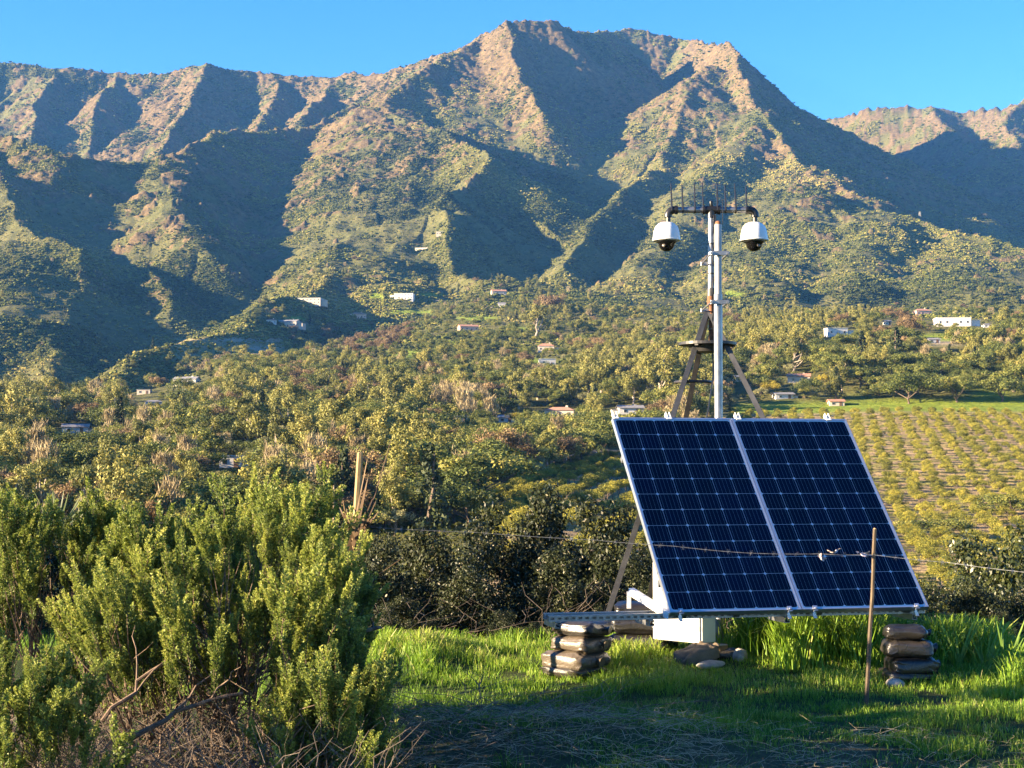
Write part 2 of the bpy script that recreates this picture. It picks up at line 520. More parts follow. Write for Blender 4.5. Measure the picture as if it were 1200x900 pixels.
# dirt roads and bare banks
DIRT = boxm(PXG, 690, 800, 8) * boxm(TV, 526, 533, 2) * TVIS * (TY < 700)
for ox, oy, orx, ory in [(470,373,34,1.6),(556,361,28,1.6),(610,402,22,1.6),(505,352,20,1.5),(395,352,14,1.6),(290,398,45,3),(300,408,30,3),(1085,402,60,2),(880,472,50,2),(760,378,50,2),(460,443,16,3)]:
    g = np.exp(-(((PXG - ox) / orx) ** 2 + ((TV - oy) / ory) ** 2) ** 2)
    DIRT = np.clip(DIRT + g * TVIS * (TY > 300), 0, 1)

def terrain_material():
    m, nt, b = newmat('hillside_ground')
    L = nt.links
    def attr(n):
        a = nt.nodes.new('ShaderNodeAttribute'); a.attribute_name = n; return a.outputs['Fac']
    def mix(f, a, c):
        x = nt.nodes.new('ShaderNodeMix'); x.data_type = 'RGBA'
        L.new(f, x.inputs[0]); L.new(a, x.inputs[6]); L.new(c, x.inputs[7]); return x.outputs[2]
    n1 = noise_node(nt, .085, 8, .72)
    n2 = noise_node(nt, .012, 4, .6)
    veg = ramp(nt, [(.30, (.050,.060,.018)), (.5, (.110,.112,.032)), (.66, (.19,.165,.055)), (.8, (.26,.20,.09))], n1.outputs['Fac'])
    hue = ramp(nt, [(.35, (.055,.062,.024)), (.65, (.095,.080,.040))], n2.outputs['Fac'])
    v = nt.nodes.new('ShaderNodeMix'); v.data_type = 'RGBA'; v.inputs[0].default_value = .4
    L.new(veg.outputs[0], v.inputs[6]); L.new(hue.outputs[0], v.inputs[7])
    nr = noise_node(nt, .09, 8, .7)
    rock = ramp(nt, [(.28, (.045,.035,.018)), (.45, (.095,.069,.034)), (.6, (.160,.112,.054)), (.75, (.235,.172,.090))], nr.outputs['Fac'])
    # rock breaks up at its edges
    ra = nt.nodes.new('ShaderNodeMath'); ra.operation = 'MULTIPLY_ADD'; ra.inputs[1].default_value = 1.6
    sub = nt.nodes.new('ShaderNodeMath'); sub.operation = 'MULTIPLY_ADD'; sub.inputs[1].default_value = 1.6; sub.inputs[2].default_value = -1.05
    L.new(nr.outputs['Fac'], sub.inputs[0]); L.new(attr('rock'), ra.inputs[0]); L.new(sub.outputs[0], ra.inputs[2]); ra.use_clamp = True
    c = mix(ra.outputs[0], v.outputs[2], rock.outputs[0])
    ng = noise_node(nt, .15, 5, .6)
    lawn = ramp(nt, [(.3, (.11,.16,.018)), (.6, (.20,.25,.03)), (.8, (.30,.29,.06))], ng.outputs['Fac'])
    c = mix(attr('lawn'), c, lawn.outputs[0])
    soil = ramp(nt, [(.30, (.15,.18,.03)), (.44, (.25,.215,.075)), (.55, (.33,.24,.13)), (.8, (.40,.30,.18))], ng.outputs['Fac'])
    c = mix(attr('soil'), c, soil.outputs[0])
    dirt = ramp(nt, [(.3, (.30,.22,.15)), (.7, (.44,.35,.25))], ng.outputs['Fac'])
    c = mix(attr('dirt'), c, dirt.outputs[0])
    L.new(c, b.inputs['Base Color'])
    setp(b, Roughness=.95)
    b.inputs['Specular IOR Level'].default_value = .1
    nb = noise_node(nt, .22, 6, .7)
    bump(nt, b, nb.outputs['Fac'], .9, 3.0)
    return m
M_TERRAIN = terrain_material()

_i = np.arange(NR * NC).reshape(NR, NC)
_q = np.stack([_i[:-1, :-1], _i[:-1, 1:], _i[1:, 1:], _i[1:, :-1]], -1).reshape(-1, 4)
me = npmesh('mountain_terrain', np.stack([TX, TY, TZ], -1).reshape(-1, 3), [_q], [M_TERRAIN], smooth=True,
            attrs={'rock': ROCK.ravel(), 'lawn': LAWN.ravel(), 'soil': SOIL.ravel(), 'dirt': DIRT.ravel()})
terrain = link('mountain_terrain', me)
tag(terrain, 'chaparral mountains and valley floor rising behind the solar panels', 'mountains', kind='structure')
# the land beyond the modelled hills, out to the horizon
gv = MB(); gv.add([(-60000, -60000, -40), (60000, -60000, -40), (60000, 60000, -40), (-60000, 60000, -40)], [(0, 1, 2, 3)])
plain = gv.build('lowland', M_TERRAIN)
tag(plain, 'flat lowland stretching away below the hills', 'ground', kind='structure')

# ------------------------------------------------------------------ scattering by geometry nodes (only for uncountable stuff)
def scatter(name, pts, scl, rot, tint, meshes, label, cat, which=None):
    """uncountable plants: one object, a point each, the plant meshes spread over the points"""
    N = len(pts)
    me = bpy.data.meshes.new(name)
    me.vertices.add(N)
    me.vertices.foreach_set('co', np.asarray(pts, dtype=np.float32).ravel())
    for k, v in (('scl', scl), ('rot', rot), ('tint', tint)):
        a = me.attributes.new(k, 'FLOAT', 'POINT'); a.data.foreach_set('value', np.asarray(v, dtype=np.float32))
    a = me.attributes.new('which', 'INT', 'POINT')
    a.data.foreach_set('value', (np.asarray(which, dtype=np.int32) if which is not None else rng.integers(0, len(meshes), N).astype(np.int32)))
    o = link(name, me)
    ng = bpy.data.node_groups.new(name, 'GeometryNodeTree')
    ng.interface.new_socket('Geometry', in_out='INPUT', socket_type='NodeSocketGeometry')
    ng.interface.new_socket('Geometry', in_out='OUTPUT', socket_type='NodeSocketGeometry')
    gi = ng.nodes.new('NodeGroupInput'); go = ng.nodes.new('NodeGroupOutput')
    def na(n, t='FLOAT'):
        x = ng.nodes.new('GeometryNodeInputNamedAttribute'); x.data_type = t; x.inputs[0].default_value = n; return x.outputs[0]
    jn = ng.nodes.new('GeometryNodeJoinGeometry')
    cr = ng.nodes.new('ShaderNodeCombineXYZ'); ng.links.new(na('rot'), cr.inputs[2])
    for i, m in enumerate(meshes):
        src = bpy.data.objects.new(name + '_source', m)      # never linked to the scene: only its mesh is read
        oi = ng.nodes.new('GeometryNodeObjectInfo'); oi.inputs[0].default_value = src
        oi.inputs['As Instance'].default_value = True
        ip = ng.nodes.new('GeometryNodeInstanceOnPoints')
        cm = ng.nodes.new('FunctionNodeCompare'); cm.data_type = 'INT'; cm.operation = 'EQUAL'
        ng.links.new(na('which', 'INT'), cm.inputs[2]); cm.inputs[3].default_value = i
        ng.links.new(gi.outputs[0], ip.inputs['Points']); ng.links.new(cm.outputs[0], ip.inputs['Selection'])
        ng.links.new(oi.outputs['Geometry'], ip.inputs['Instance'])
        ng.links.new(cr.outputs[0], ip.inputs['Rotation']); ng.links.new(na('scl'), ip.inputs['Scale'])
        ng.links.new(ip.outputs[0], jn.inputs[0])
    ng.links.new(jn.outputs[0], go.inputs[0])
    md = o.modifiers.new('scatter', 'NODES'); md.node_group = ng
    tag(o, label, cat, kind='stuff')
    return o

def leafcloud(centres, radii, per, size, seed, squash=.8, tint_of=None, up=.25, elong=1.0):
    """leaf faces spread through clumps; returns verts, quads, tint"""
    g = np.random.default_rng(seed)
    V = []; T = []
    for i, (c, r) in enumerate(zip(centres, radii)):
        n = per if np.isscalar(per) else per[i]
        d = g.normal(size=(n, 3)); d /= np.linalg.norm(d, axis=1)[:, None]
        rr = r * (0.55 + 0.5 * g.random(n)) 
        p = np.asarray(c) + d * rr[:, None] * np.array([1, 1, squash])
        nrm = d * .8 + g.normal(size=(n, 3)) * .55 + np.array([0, 0, up]); nrm /= np.linalg.norm(nrm, axis=1)[:, None]
        t = np.cross(nrm, g.normal(size=(n, 3))); t /= np.linalg.norm(t, axis=1)[:, None]
        b = np.cross(nrm, t)
        s = size * (0.6 + 0.8 * g.random(n))[:, None]
        q = np.stack([p - t * s * elong, p - b * s * .55, p + t * s * elong, p + b * s * .55], 1)
        V.append(q.reshape(-1, 3))
        ti = (.5 + g.normal(0, .10) if tint_of is None else tint_of[i]) + g.normal(0, .12, n)
        T.append(np.repeat(np.clip(ti, 0, 1), 4))
    V = np.concatenate(V); T = np.concatenate(T)
    Q = np.arange(len(V)).reshape(-1, 4)
    return V, Q, T

# low chaparral bushes on the slopes
M_CHAP = leafmat('chaparral_leaves', [(0, (.034,.044,.013)), (.3, (.085,.100,.021)), (.55, (.165,.168,.035)), (.8, (.255,.225,.055)), (1, (.34,.27,.09))], trans=.1, inst=True, rough=.8, spec=.1)
def bush_mesh(seed):
    g = np.random.default_rng(seed)
    # an uneven low dome made of a few lumps, each a rough octahedral blob
    mb = MB()
    for k in range(4):
        c = Vector((g.normal(0, .38), g.normal(0, .38), .22 + g.random() * .22)); r = .32 + g.random() * .28
        P = []
        for (x, y, z) in ((1,0,0),(0,1,0),(-1,0,0),(0,-1,0),(0,0,1),(.7,.7,.55),(-.7,.7,.55),(-.7,-.7,.55),(.7,-.7,.55),(0,0,-.5)):
            P.append(c + Vector((x, y, z)) * r * (.75 + .5 * g.random()))
        mb.add(P, [(0,1,5),(1,2,6),(2,3,7),(3,0,8),(5,4,8),(6,4,5),(7,4,6),(8,4,7),(0,5,8),(1,6,5),(2,7,6),(3,8,7),(1,0,9),(2,1,9),(3,2,9),(0,3,9)])
    return mb.mesh('bush', M_CHAP)
N = 340000
_w = np.clip((TY - 1000) / 900, 0, 1) * TVIS * (_pxs[None, :] > -60) * (_pxs[None, :] < 1260)
_w = _w * np.clip((fbm(TX / 90, TY / 90, 261, 4, .6) - .36) * 5, .08, 1) * np.clip(1.15 - ROCK * .95, .04, 1) * (1 - .9 * LAWN) * (1 - SOIL) 
# even density over the picture: weight every cell by the picture area it covers
_cellpx = np.abs(np.gradient(TV, axis=0)) * np.gradient(_pxs)[None, :]
_w = _w * np.clip(_cellpx, .25, 8)
_cdf = np.cumsum(_w.ravel()); _cdf /= _cdf[-1]
_k = np.searchsorted(_cdf, rng.random(N))
_r, _c = np.unravel_index(np.clip(_k, 0, NR * NC - 1), (NR, NC))
bx, by, bz = tsample(_c + rng.random(N) - .5, _r + rng.random(N) - .5)
bs = (.7 + .9 * rng.random(N) + 3.4 * rng.random(N) ** 9) * np.clip(by / 3200, .75, 1.5)
bt = np.clip(.42 + (fbm(bx / 220, by / 220, 301, 4) - .5) * 1.6 + rng.normal(0, .2, N) - np.where(bs > 4, .15, 0), 0, 1)
scatter('chaparral', np.stack([bx, by, bz - .2], -1), bs, rng.random(N) * 6.28, bt, [bush_mesh(s) for s in range(4)],
        'low olive chaparral scrub covering the mountain slopes', 'scrub')

# ------------------------------------------------------------------ haze
M_HAZE = bpy.data.materials.new('haze_air'); M_HAZE.use_nodes = True
_nt = M_HAZE.node_tree; _nt.nodes.clear()
_out = _nt.nodes.new('ShaderNodeOutputMaterial'); _pv = _nt.nodes.new('ShaderNodeVolumePrincipled')
_pv.inputs['Color'].default_value = (.13, .40, 1.0, 1); _pv.inputs['Density'].default_value = 3.2e-5
_pv.inputs['Anisotropy'].default_value = 0.0
_nt.links.new(_pv.outputs[0], _out.inputs['Volume'])
hz = MB().box((0, 3000, 690), (12000, 9000, 1470)).build('haze', M_HAZE)
tag(hz, 'thin bluish air between the camera and the mountains', 'haze', kind='stuff')
# ================================================================== THE KNOLL
_GY = [-20, 0, 6, 8.7, 10.9, 13, 14.5, 17, 20, 23]
_GZ = [-1.55, -1.60, -1.66, -1.66, -1.60, -1.43, -1.52, -2.1, -3.4, -5.0]
def gz(x, y):
    x = np.asarray(x, dtype=float); y = np.asarray(y, dtype=float)
    z = np.interp(y, _GY, _GZ)
    z = z + (fbm(x / 1.3, y / 1.3, 401, 3) - .5) * .12 + (fbm(x / .28, y / .28, 411, 2) - .5) * .03
    P_ = 600 + F * x / np.maximum(y, 3.0)
    z = z + .17 * np.exp(-(((P_ - 590) / 190) ** 2 + ((y - 9.5) / .8) ** 2)) + .07 * np.exp(-(((P_ - 900) / 160) ** 2 + ((y - 9.9) / .7) ** 2))   # low uneven bank
    z = z - np.clip((np.abs(x - 1) - 9) / 20, 0, 1) * 2.0
    return z
def g1(x, y): return float(gz(np.array([x]), np.array([y]))[0])
def gpx(x, D):
    """ground point under photo column x at depth D"""
    X = (x - 600) / F * D
    return Vector((X, D, g1(X, D)))
def bare(x, y):
    """share of bare earth on the knoll"""
    P = 600 + F * x / np.maximum(y, 1)
    b = np.exp(-(((P - 590) / 190) ** 2 + ((y - 9.1) / .8) ** 2) ** 1.5) * .42
    b = np.maximum(b, np.exp(-(((P - 960) / 170) ** 2 + ((y - 9.15) / .45) ** 2)) * .8)
    b = np.maximum(b, np.exp(-(((P - 850) / 60) ** 2 + ((y - 11.4) / .3) ** 2)) * .6)
    b = np.maximum(b, np.clip((P - 430) / -60, 0, 1) * np.clip((9.8 - y) / 1.0, 0, 1) * .9)
    return np.clip(b + (fbm(x / .5, y / .5, 421, 3) - .5) * .9, 0, 1)

m, nt, b = newmat('knoll_earth')
_a = nt.nodes.new('ShaderNodeAttribute'); _a.attribute_name = 'bare'
_n = noise_node(nt, 9, 7, .7)
_earth = ramp(nt, [(.3, (.050,.036,.022)), (.55, (.105,.076,.046)), (.75, (.18,.135,.082))], _n.outputs['Fac'])
_turf = ramp(nt, [(.3, (.022,.035,.010)), (.6, (.045,.065,.018)), (.8, (.09,.085,.035))], _n.outputs['Fac'])
_mx = nt.nodes.new('ShaderNodeMix'); _mx.data_type = 'RGBA'
nt.links.new(_a.outputs['Fac'], _mx.inputs[0]); nt.links.new(_turf.outputs[0], _mx.inputs[6]); nt.links.new(_earth.outputs[0], _mx.inputs[7])
nt.links.new(_mx.outputs[2], b.inputs['Base Color']); setp(b, Roughness=.95); b.inputs['Specular IOR Level'].default_value = .15
_n3 = noise_node(nt, 40, 6, .7); bump(nt, b, _n3.outputs['Fac'], .8, .03)
M_KNOLL = m
_gx_ = np.concatenate([np.linspace(-32, -4, 40)[:-1], np.linspace(-4, 7, 200)[:-1], np.linspace(7, 32, 40)])
_gy_ = np.concatenate([np.linspace(-18, 6.5, 40)[:-1], np.linspace(6.5, 15, 170)[:-1], np.linspace(15, 23, 30)])
GX, GY = np.meshgrid(_gx_, _gy_)
GZ = gz(GX, GY)
_i = np.arange(GX.size).reshape(GX.shape)
_q = np.stack([_i[:-1, :-1], _i[:-1, 1:], _i[1:, 1:], _i[1:, :-1]], -1).reshape(-1, 4)
knoll = link('ground', npmesh('ground', np.stack([GX, GY, GZ], -1).reshape(-1, 3), [_q], [M_KNOLL], smooth=True, attrs={'bare': bare(GX, GY).ravel()}))
tag(knoll, 'grassy knoll of dark earth under the solar panels', 'ground', kind='structure')

# ================================================================== MATERIALS OF THE STATION
M_GALV = surf('galvanised_steel', (.20,.205,.215), (.32,.325,.335), 14, .42, .8, .05, .001)
M_ALU = surf('anodised_aluminium', (.62,.63,.65), (.72,.73,.75), 20, .32, .9, .03, .0005)
M_WHITE = surf('white_powder_coat', (.62,.62,.60), (.72,.72,.70), 5, .4, 0, .03, .001)
M_PIPE = surf('grey_white_pipe', (.26,.26,.26), (.36,.36,.355), 9, .5, .1, .1, .002)
M_BACK = surf('white_backsheet', (.74,.76,.80), (.80,.82,.86), 5, .35, 0, 0)
M_STEELDK = surf('weathered_dark_steel', (.022,.022,.024), (.05,.047,.045), 16, .45, .3, .15, .002)
M_STEELGR = surf('weathered_grey_steel', (.050,.050,.052), (.095,.094,.093), 12, .5, .35, .12, .002)
M_RUST = surf('rusted_steel', (.10,.040,.018), (.24,.105,.045), 20, .8, .1, .4, .003)
M_BLACKP = surf('black_plastic', (.008,.008,.009), (.016,.016,.017), 30, .35, 0, .1, .001)
M_TINT = surf('smoked_dome', (.004,.004,.005), (.006,.006,.007), 3, .04, 0, 0)
M_LENS = surf('camera_lens_ring', (.10,.085,.07), (.16,.14,.12), 9, .3, .2, 0)
def cell_material():
    m, nt, b = newmat('silicon_cell')
    n = noise_node(nt, 9, 3)
    oi = nt.nodes.new('ShaderNodeObjectInfo')
    r = ramp(nt, [(0, (.0032,.0022,.014)), (1, (.0048,.0036,.024))], oi.outputs['Random'])
    nt.links.new(r.outputs[0], b.inputs['Base Color'])
    setp(b, Roughness=.3); b.inputs['Specular IOR Level'].default_value = .12
    return m
M_CELL = cell_material()
M_BUS = surf('silver_busbar', (.30,.32,.38), (.38,.40,.46), 30, .4, .3, 0)
def glass_material():
    m = bpy.data.materials.new('module_glass'); m.use_nodes = True
    nt = m.node_tree; nt.nodes.clear()
    o = nt.nodes.new('ShaderNodeOutputMaterial'); mx = nt.nodes.new('ShaderNodeMixShader')
    t = nt.nodes.new('ShaderNodeBsdfTransparent'); g = nt.nodes.new('ShaderNodeBsdfGlossy')
    g.inputs['Roughness'].default_value = .06; f = nt.nodes.new('ShaderNodeFresnel'); f.inputs['IOR'].default_value = 1.19
    nt.links.new(f.outputs[0], mx.inputs[0]); nt.links.new(t.outputs[0], mx.inputs[1]); nt.links.new(g.outputs[0], mx.inputs[2])
    nt.links.new(mx.outputs[0], o.inputs[0])
    return m
M_GLASS = glass_material()

# ================================================================== SOLAR PANELS
P0 = Vector((1.11, 11.43, -1.0)); YAW = R(13.7); TILT = R(46.1)
PU = Vector((math.cos(YAW), math.sin(YAW), 0)); PB = Vector((-math.sin(YAW), math.cos(YAW), 0))
PV = PB * math.cos(TILT) + Vector((0, 0, 1)) * math.sin(TILT); PN = PU.cross(PV)
PM = Matrix((PU, PV, PN)).transposed().to_4x4()
PW, PL = .992, 1.956
CP, RP = .1585, .1588
_c = .156 / 2; _ch = .012
cm = MB()
cm.add([(-_c + _ch, -_c, 0), (_c - _ch, -_c, 0), (_c, -_c + _ch, 0), (_c, _c - _ch, 0), (_c - _ch, _c, 0), (-_c + _ch, _c, 0), (-_c, _c - _ch, 0), (-_c, -_c + _ch, 0)], [tuple(range(8))], 0)
for k in range(5):
    xx = (k - 2) * .0304
    cm.add([(xx - .0007, -_c, .0006), (xx + .0007, -_c, .0006), (xx + .0007, _c, .0006), (xx - .0007, _c, .0006)], [(0, 1, 2, 3)], 1)
CELL = cm.mesh('cell', [M_CELL, M_BUS])
fm = MB(); fw = .013; fd = .04
fm.box((PW / 2, fw / 2, -fd / 2), (PW, fw, fd)).box((PW / 2, PL - fw / 2, -fd / 2), (PW, fw, fd))
fm.box((fw / 2, PL / 2, -fd / 2), (fw, PL - 2 * fw, fd)).box((PW - fw / 2, PL / 2, -fd / 2), (fw, PL - 2 * fw, fd))
FRAME = fm.mesh('frame', M_ALU)
bsm = MB().box((PW / 2, PL / 2, -.009), (PW - 2 * fw - .001, PL - 2 * fw - .001, .004)).mesh('backsheet', M_BACK)
glm = MB(); _e = fw + .0004
glm.add([(_e, _e, -.0035), (PW - _e, _e, -.0035), (PW - _e, PL - _e, -.0035), (_e, PL - _e, -.0035)], [(0, 1, 2, 3)])
GLASS = glm.mesh('glass_cover', M_GLASS)
clm = MB(); clm.box((0, .012, .004), (.034, .030, .006)).box((0, -.012, -.022), (.034, .006, .05)).box((0, -.03, -.045), (.026, .036, .006)).box((0, .004, .011), (.012, .012, .01))
CLAMP = clm.mesh('clamp', M_ALU)
clt = MB(); clt.box((-.014, .030, -.012), (.006, .06, .04)).box((.014, .030, -.012), (.006, .06, .04)).box((0, -.006, .003), (.04, .024, .005))
CLAMPT = clt.mesh('clamp', M_WHITE)
for k, lab in enumerate(('left solar panel of the tilted pair, dark blue cells in an aluminium frame',
                         'right solar panel of the tilted pair, dark blue cells in an aluminium frame')):
    root = empty('solar_panel'); root.matrix_world = Matrix.Translation(P0 + PU * k * (PW + .005)) @ PM
    tag(root, lab, 'solar panel', 'the pair of solar panels')
    link('frame', FRAME, root); link('backsheet', bsm, root)
    x0 = (PW - 6 * CP) / 2 + CP / 2; y0 = (PL - 12 * RP) / 2 + RP / 2
    for j in range(12):
        for i in range(6):
            link('cell', CELL, root, (x0 + i * CP, y0 + j * RP, -.0062))
    link('glass_cover', GLASS, root)
    jb = MB().box((PW / 2, PL - .12, -.026), (.11, .09, .024), bevel=.004).build('junction_box', M_BLACKP, root)
    for x in ((.08, .90) if k == 0 else (.10, .90)):
        link('clamp', CLAMP, root, (x, 0, 0))
    for x in ((.03, .47) if k == 0 else (.06, .84)):
        link('clamp', CLAMPT, root, (x, PL, 0))

# ------------------------------------------------------------------ strut rack that carries the panels
def strut(mb, p0, p1, w=.041, h=.041, up=(0, 0, 1), holes=True, pitch=.05):
    """slotted channel: three walls, two lips and a row of slots cut as gaps in the side web"""
    p0, p1 = Vector(p0), Vector(p1)
    d = (p1 - p0).normalized(); u = Vector(up); x = d.cross(u).normalized(); z = x.cross(d).normalized(); t = .004
    mb.bar(p0 + z * (h / 2 - t / 2), p1 + z * (h / 2 - t / 2), w, t, u)
    mb.bar(p0 - z * (h / 2 - t / 2), p1 - z * (h / 2 - t / 2), w, t, u)
    mb.bar(p0 - x * (w / 2 - t / 2), p1 - x * (w / 2 - t / 2), t, h - 2 * t, u)
    # web facing the viewer, with slots
    L = (p1 - p0).length; n = int(L / pitch); wz = (h - 2 * t)
    o = x * (w / 2 - t / 2)
    mb.bar(p0 + o + z * wz * .36, p1 + o + z * wz * .36, t, wz * .28, u)
    mb.bar(p0 + o - z * wz * .36, p1 + o - z * wz * .36, t, wz * .28, u)
    for i in range(n + 1):
        c = p0 + d * (i * L / n)
        a = c - d * .011 if i else c; e = c + d * .011 if i < n else c
        mb.bar(a + o, e + o, t, wz * .44, u)
def PP(u, v, n): return P0 + PU * u + PV * v + PN * n
rack = empty('strut_rack', gpx(760, 12.2))
tag(rack, 'galvanised slotted strut rack that carries the two tilted solar panels', 'rack')
rack_inv = Matrix.Translation(-rack.location)
def rackpart(mb, name, mat=M_GALV):
    o = mb.build(name, mat, rack); o.matrix_parent_inverse = rack_inv; return o
_rz = -1.005
b0 = P0 + PU * -.85; b0.z = -1.0; 
f0 = P0 + PU * -.86 + PB * .10; f1 = P0 + PU * 2.0 + PB * .10; f0.z = f1.z = -1.035
mb = MB(); strut(mb, f0, f1); rackpart(mb, 'front_rail')
k0 = P0 + PU * -.84 + PB * .30; k1 = P0 + PU * 2.0 + PB * .30; k0.z = k1.z = -1.035
mb = MB(); strut(mb, k0, k1); rackpart(mb, 'rear_rail')
for u in (-.80, -.12, .9, 1.9):
    a = P0 + PU * u + PB * .05; e = P0 + PU * u + PB * .36; a.z = e.z = -1.035 - .043
    mb = MB(); strut(mb, a, e); rackpart(mb, 'cross_rail')
for u in (.12, .52, 1.15, 1.85):
    mb = MB(); mb.bar(PP(u, .01, -.064), PP(u, 1.93, -.064), .041, .041, PN); rackpart(mb, 'slope_rail')
for v in (.35, 1.6):
    mb = MB(); mb.bar(PP(.02, v, -.108), PP(1.98, v, -.108), .041, .041, PN); rackpart(mb, 'panel_rail')
for u in (.3, 1.7):
    t_ = PP(u, 1.2, -.13); e = P0 + PU * u + PB * .30; e.z = -1.01
    mb = MB(); mb.bar(e, t_, .035, .035); rackpart(mb, 'brace')
# the bent angle bracket on the left
q0 = px(737, 693, 11.95); q1 = px(783, 722, 11.44); q2 = px(737, 713, 11.95)
mb = MB(); mb.bar(q0, q1, .006, .05); mb.bar(q0 + Vector((.02, .0, .022)), q1 + Vector((.02, 0, .022)), .04, .006)
rackpart(mb, 'angle_bracket', M_WHITE)
mb = MB(); mb.bar(q0, q2, .03, .02, (0, 1, 0)); rackpart(mb, 'bracket_leg', M_WHITE)

# ------------------------------------------------------------------ white equipment cabinet
ca = px(765, 749, 12.78); cb = px(823, 754, 12.44)
cx = Vector((cb.x - ca.x, cb.y - ca.y, 0)); cw = cx.length; cx.normalize(); cn = Vector((cx.y, -cx.x, 0))
CM = Matrix((cx, -cn, Vector((0, 0, 1)))).transposed().to_4x4()
cab = empty('equipment_cabinet'); cab.matrix_world = Matrix.Translation(Vector((ca.x, ca.y, min(ca.z, cb.z)))) @ CM
tag(cab, 'white metal equipment cabinet hung behind the solar panels', 'cabinet')
ch = .78; cd = .17
MB().box((cw / 2, cd / 2, ch / 2), (cw, cd, ch), bevel=.006).build('body', M_WHITE, cab)
MB().box((cw / 2, -.008, ch / 2), (cw - .03, .014, ch - .03), bevel=.004).build('door', M_WHITE, cab)
MB().box((cw - .05, -.022, ch * .5), (.018, .014, .07), bevel=.003).build('latch', M_GALV, cab)
for zz in (.12, ch - .12):
    MB().tube([(.012, -.012, zz - .03), (.012, -.012, zz + .03)], .007, 8).build('hinge', M_GALV, cab)
MB().lathe([(.02, 0), (.035, .012), (.035, .03), (.012, .042)], 12, (.0, .04, ch + .002)).build('vent_cap', M_WHITE, cab, True)
MB().tube([(cw - .1, cd * .6, -.001), (cw - .1, cd * .6, -.12), (cw - .02, cd * .9, -.2)], .012, 8).build('cable_conduit', M_BLACKP, cab, True)

# ================================================================== MAST ON ITS TRIPOD
TC = 13.75; PD = 13.15
mast = empty('camera_mast', gpx(829, TC))
tag(mast, 'tall steel pipe mast on a tripod behind the solar panels', 'mast')
mast_inv = Matrix.Translation(-mast.location)
def mpart(mb, name, mat, smooth=False):
    o = mb.build(name, mat, mast, smooth); o.matrix_parent_inverse = mast_inv; return o
apex = px(829.5, 362, TC)
foot_l = px(696, 762, 12.9); foot_r = px(1037, 777, 12.75); foot_b = px(750, 752, 14.6)
foot_l.z = g1(foot_l.x, foot_l.y) - .03; foot_r.z = g1(foot_r.x, foot_r.y) - .03; foot_b.z = g1(foot_b.x, foot_b.y) - .03
for ft, mm in ((foot_l, M_STEELGR), (foot_r, M_STEELGR), (foot_b, M_STEELDK)):
    mb = MB()
    d = (ft - apex).normalized(); side = d.cross(Vector((0, 1, 0))).normalized(); a0 = apex + d * .02
    mb.bar(a0, ft, .042, .006, (0, 1, 0)); mb.bar(a0 + side * .021 - Vector((0, -.022, 0)), ft + side * .021 - Vector((0, -.022, 0)), .006, .044, (0, 1, 0))
    lg = mpart(mb, 'leg', mm)
    q = MB().box(ft + Vector((0, 0, .012)), (.12, .12, .012)).build('foot_plate', M_STEELDK, lg); q.matrix_parent_inverse = mast_inv
rc = px(829, 403, TC); rr = .245
mb = MB(); n = 40; P = []; fs = []
for z in (-.012, .012):
    for r_ in (rr, rr - .15):
        for k in range(n):
            a = 2 * math.pi * k / n; P.append(rc + Vector((r_ * math.cos(a), r_ * math.sin(a), z)))
for k in range(n):
    d = (k + 1) % n
    fs += [(k, d, 2 * n + d, 2 * n + k), (n + d, n + k, 3 * n + k, 3 * n + d), (2 * n + k, 2 * n + d, 3 * n + d, 3 * n + k), (d, k, n + k, n + d)]
mb.add(P, fs); mpart(mb, 'ring_plate', M_STEELDK)
mb = MB(); mb.lathe([(.105, -.012), (.165, -.014), (.14, -.07), (.10, -.075)], 24, rc); mpart(mb, 'hub', M_STEELDK, True)
for k in range(3):
    a = 2.1 + k * 2.09
    mpart(MB().bar(rc + Vector((.10 * math.cos(a), .10 * math.sin(a), -.02)), rc + Vector((.235 * math.cos(a), .235 * math.sin(a), -.02)), .03, .012), 'gusset', M_STEELDK)
hp = px(812, 448, TC); pts = [hp + Vector((.15 * math.cos(a), .15 * math.sin(a), 0)) for a in np.linspace(2.6, 7.0, 22)]
mpart(MB().tube(pts, .013, 8), 'hoop', M_STEELDK, True)
# rear pipe on the tripod head
mpart(MB().tube([px(833.5, 410, TC), px(833.5, 356, TC)], .020, 16), 'lower_pipe', M_RUST, True)
mpart(MB().tube([px(833, 357.5, TC), px(833, 347, TC)], .032, 20), 'coupling', M_RUST, True)
mpart(MB().tube([px(833, 347.2, TC), px(833.2, 338, TC)], .033, 20), 'collar', M_STEELGR, True)
mpart(MB().tube([px(833.2, 338.3, TC), px(833.5, 250, TC)], .0265, 20), 'upper_pipe', M_GALV, True)
# front pipe standing on the ground, passing behind the panels
pf = gpx(841.5, PD)
mpart(MB().tube([pf, px(841.5, 345, PD)], .0345, 22), 'post', M_GALV, True)
mpart(MB().tube([px(841.5, 345.3, PD), px(841.5, 263, PD)], .0285, 20), 'post_extension', M_PIPE, True)
mpart(MB().lathe([(.026, 0), (.022, .02), (.012, .028)], 16, px(841.5, 263, PD)), 'pipe_cap', M_RUST, True)
for yy in (303, 359):
    c = px(838, yy, (TC + PD) / 2)
    mb = MB(); mb.box(c + Vector((-.005, -.345, 0)), (.15, .010, .036), bevel=.003); mb.box(c + Vector((-.005, .34, 0)), (.15, .010, .036), bevel=.003)
    for s in (-.07, .062):
        mb.tube([c + Vector((s, -.365, 0)), c + Vector((s, .36, 0))], .007, 8)
        mb.tube([c + Vector((s, -.36, 0)), c + Vector((s, -.35, 0))], .014, 6)
    mpart(mb, 'pipe_clamp', M_GALV)
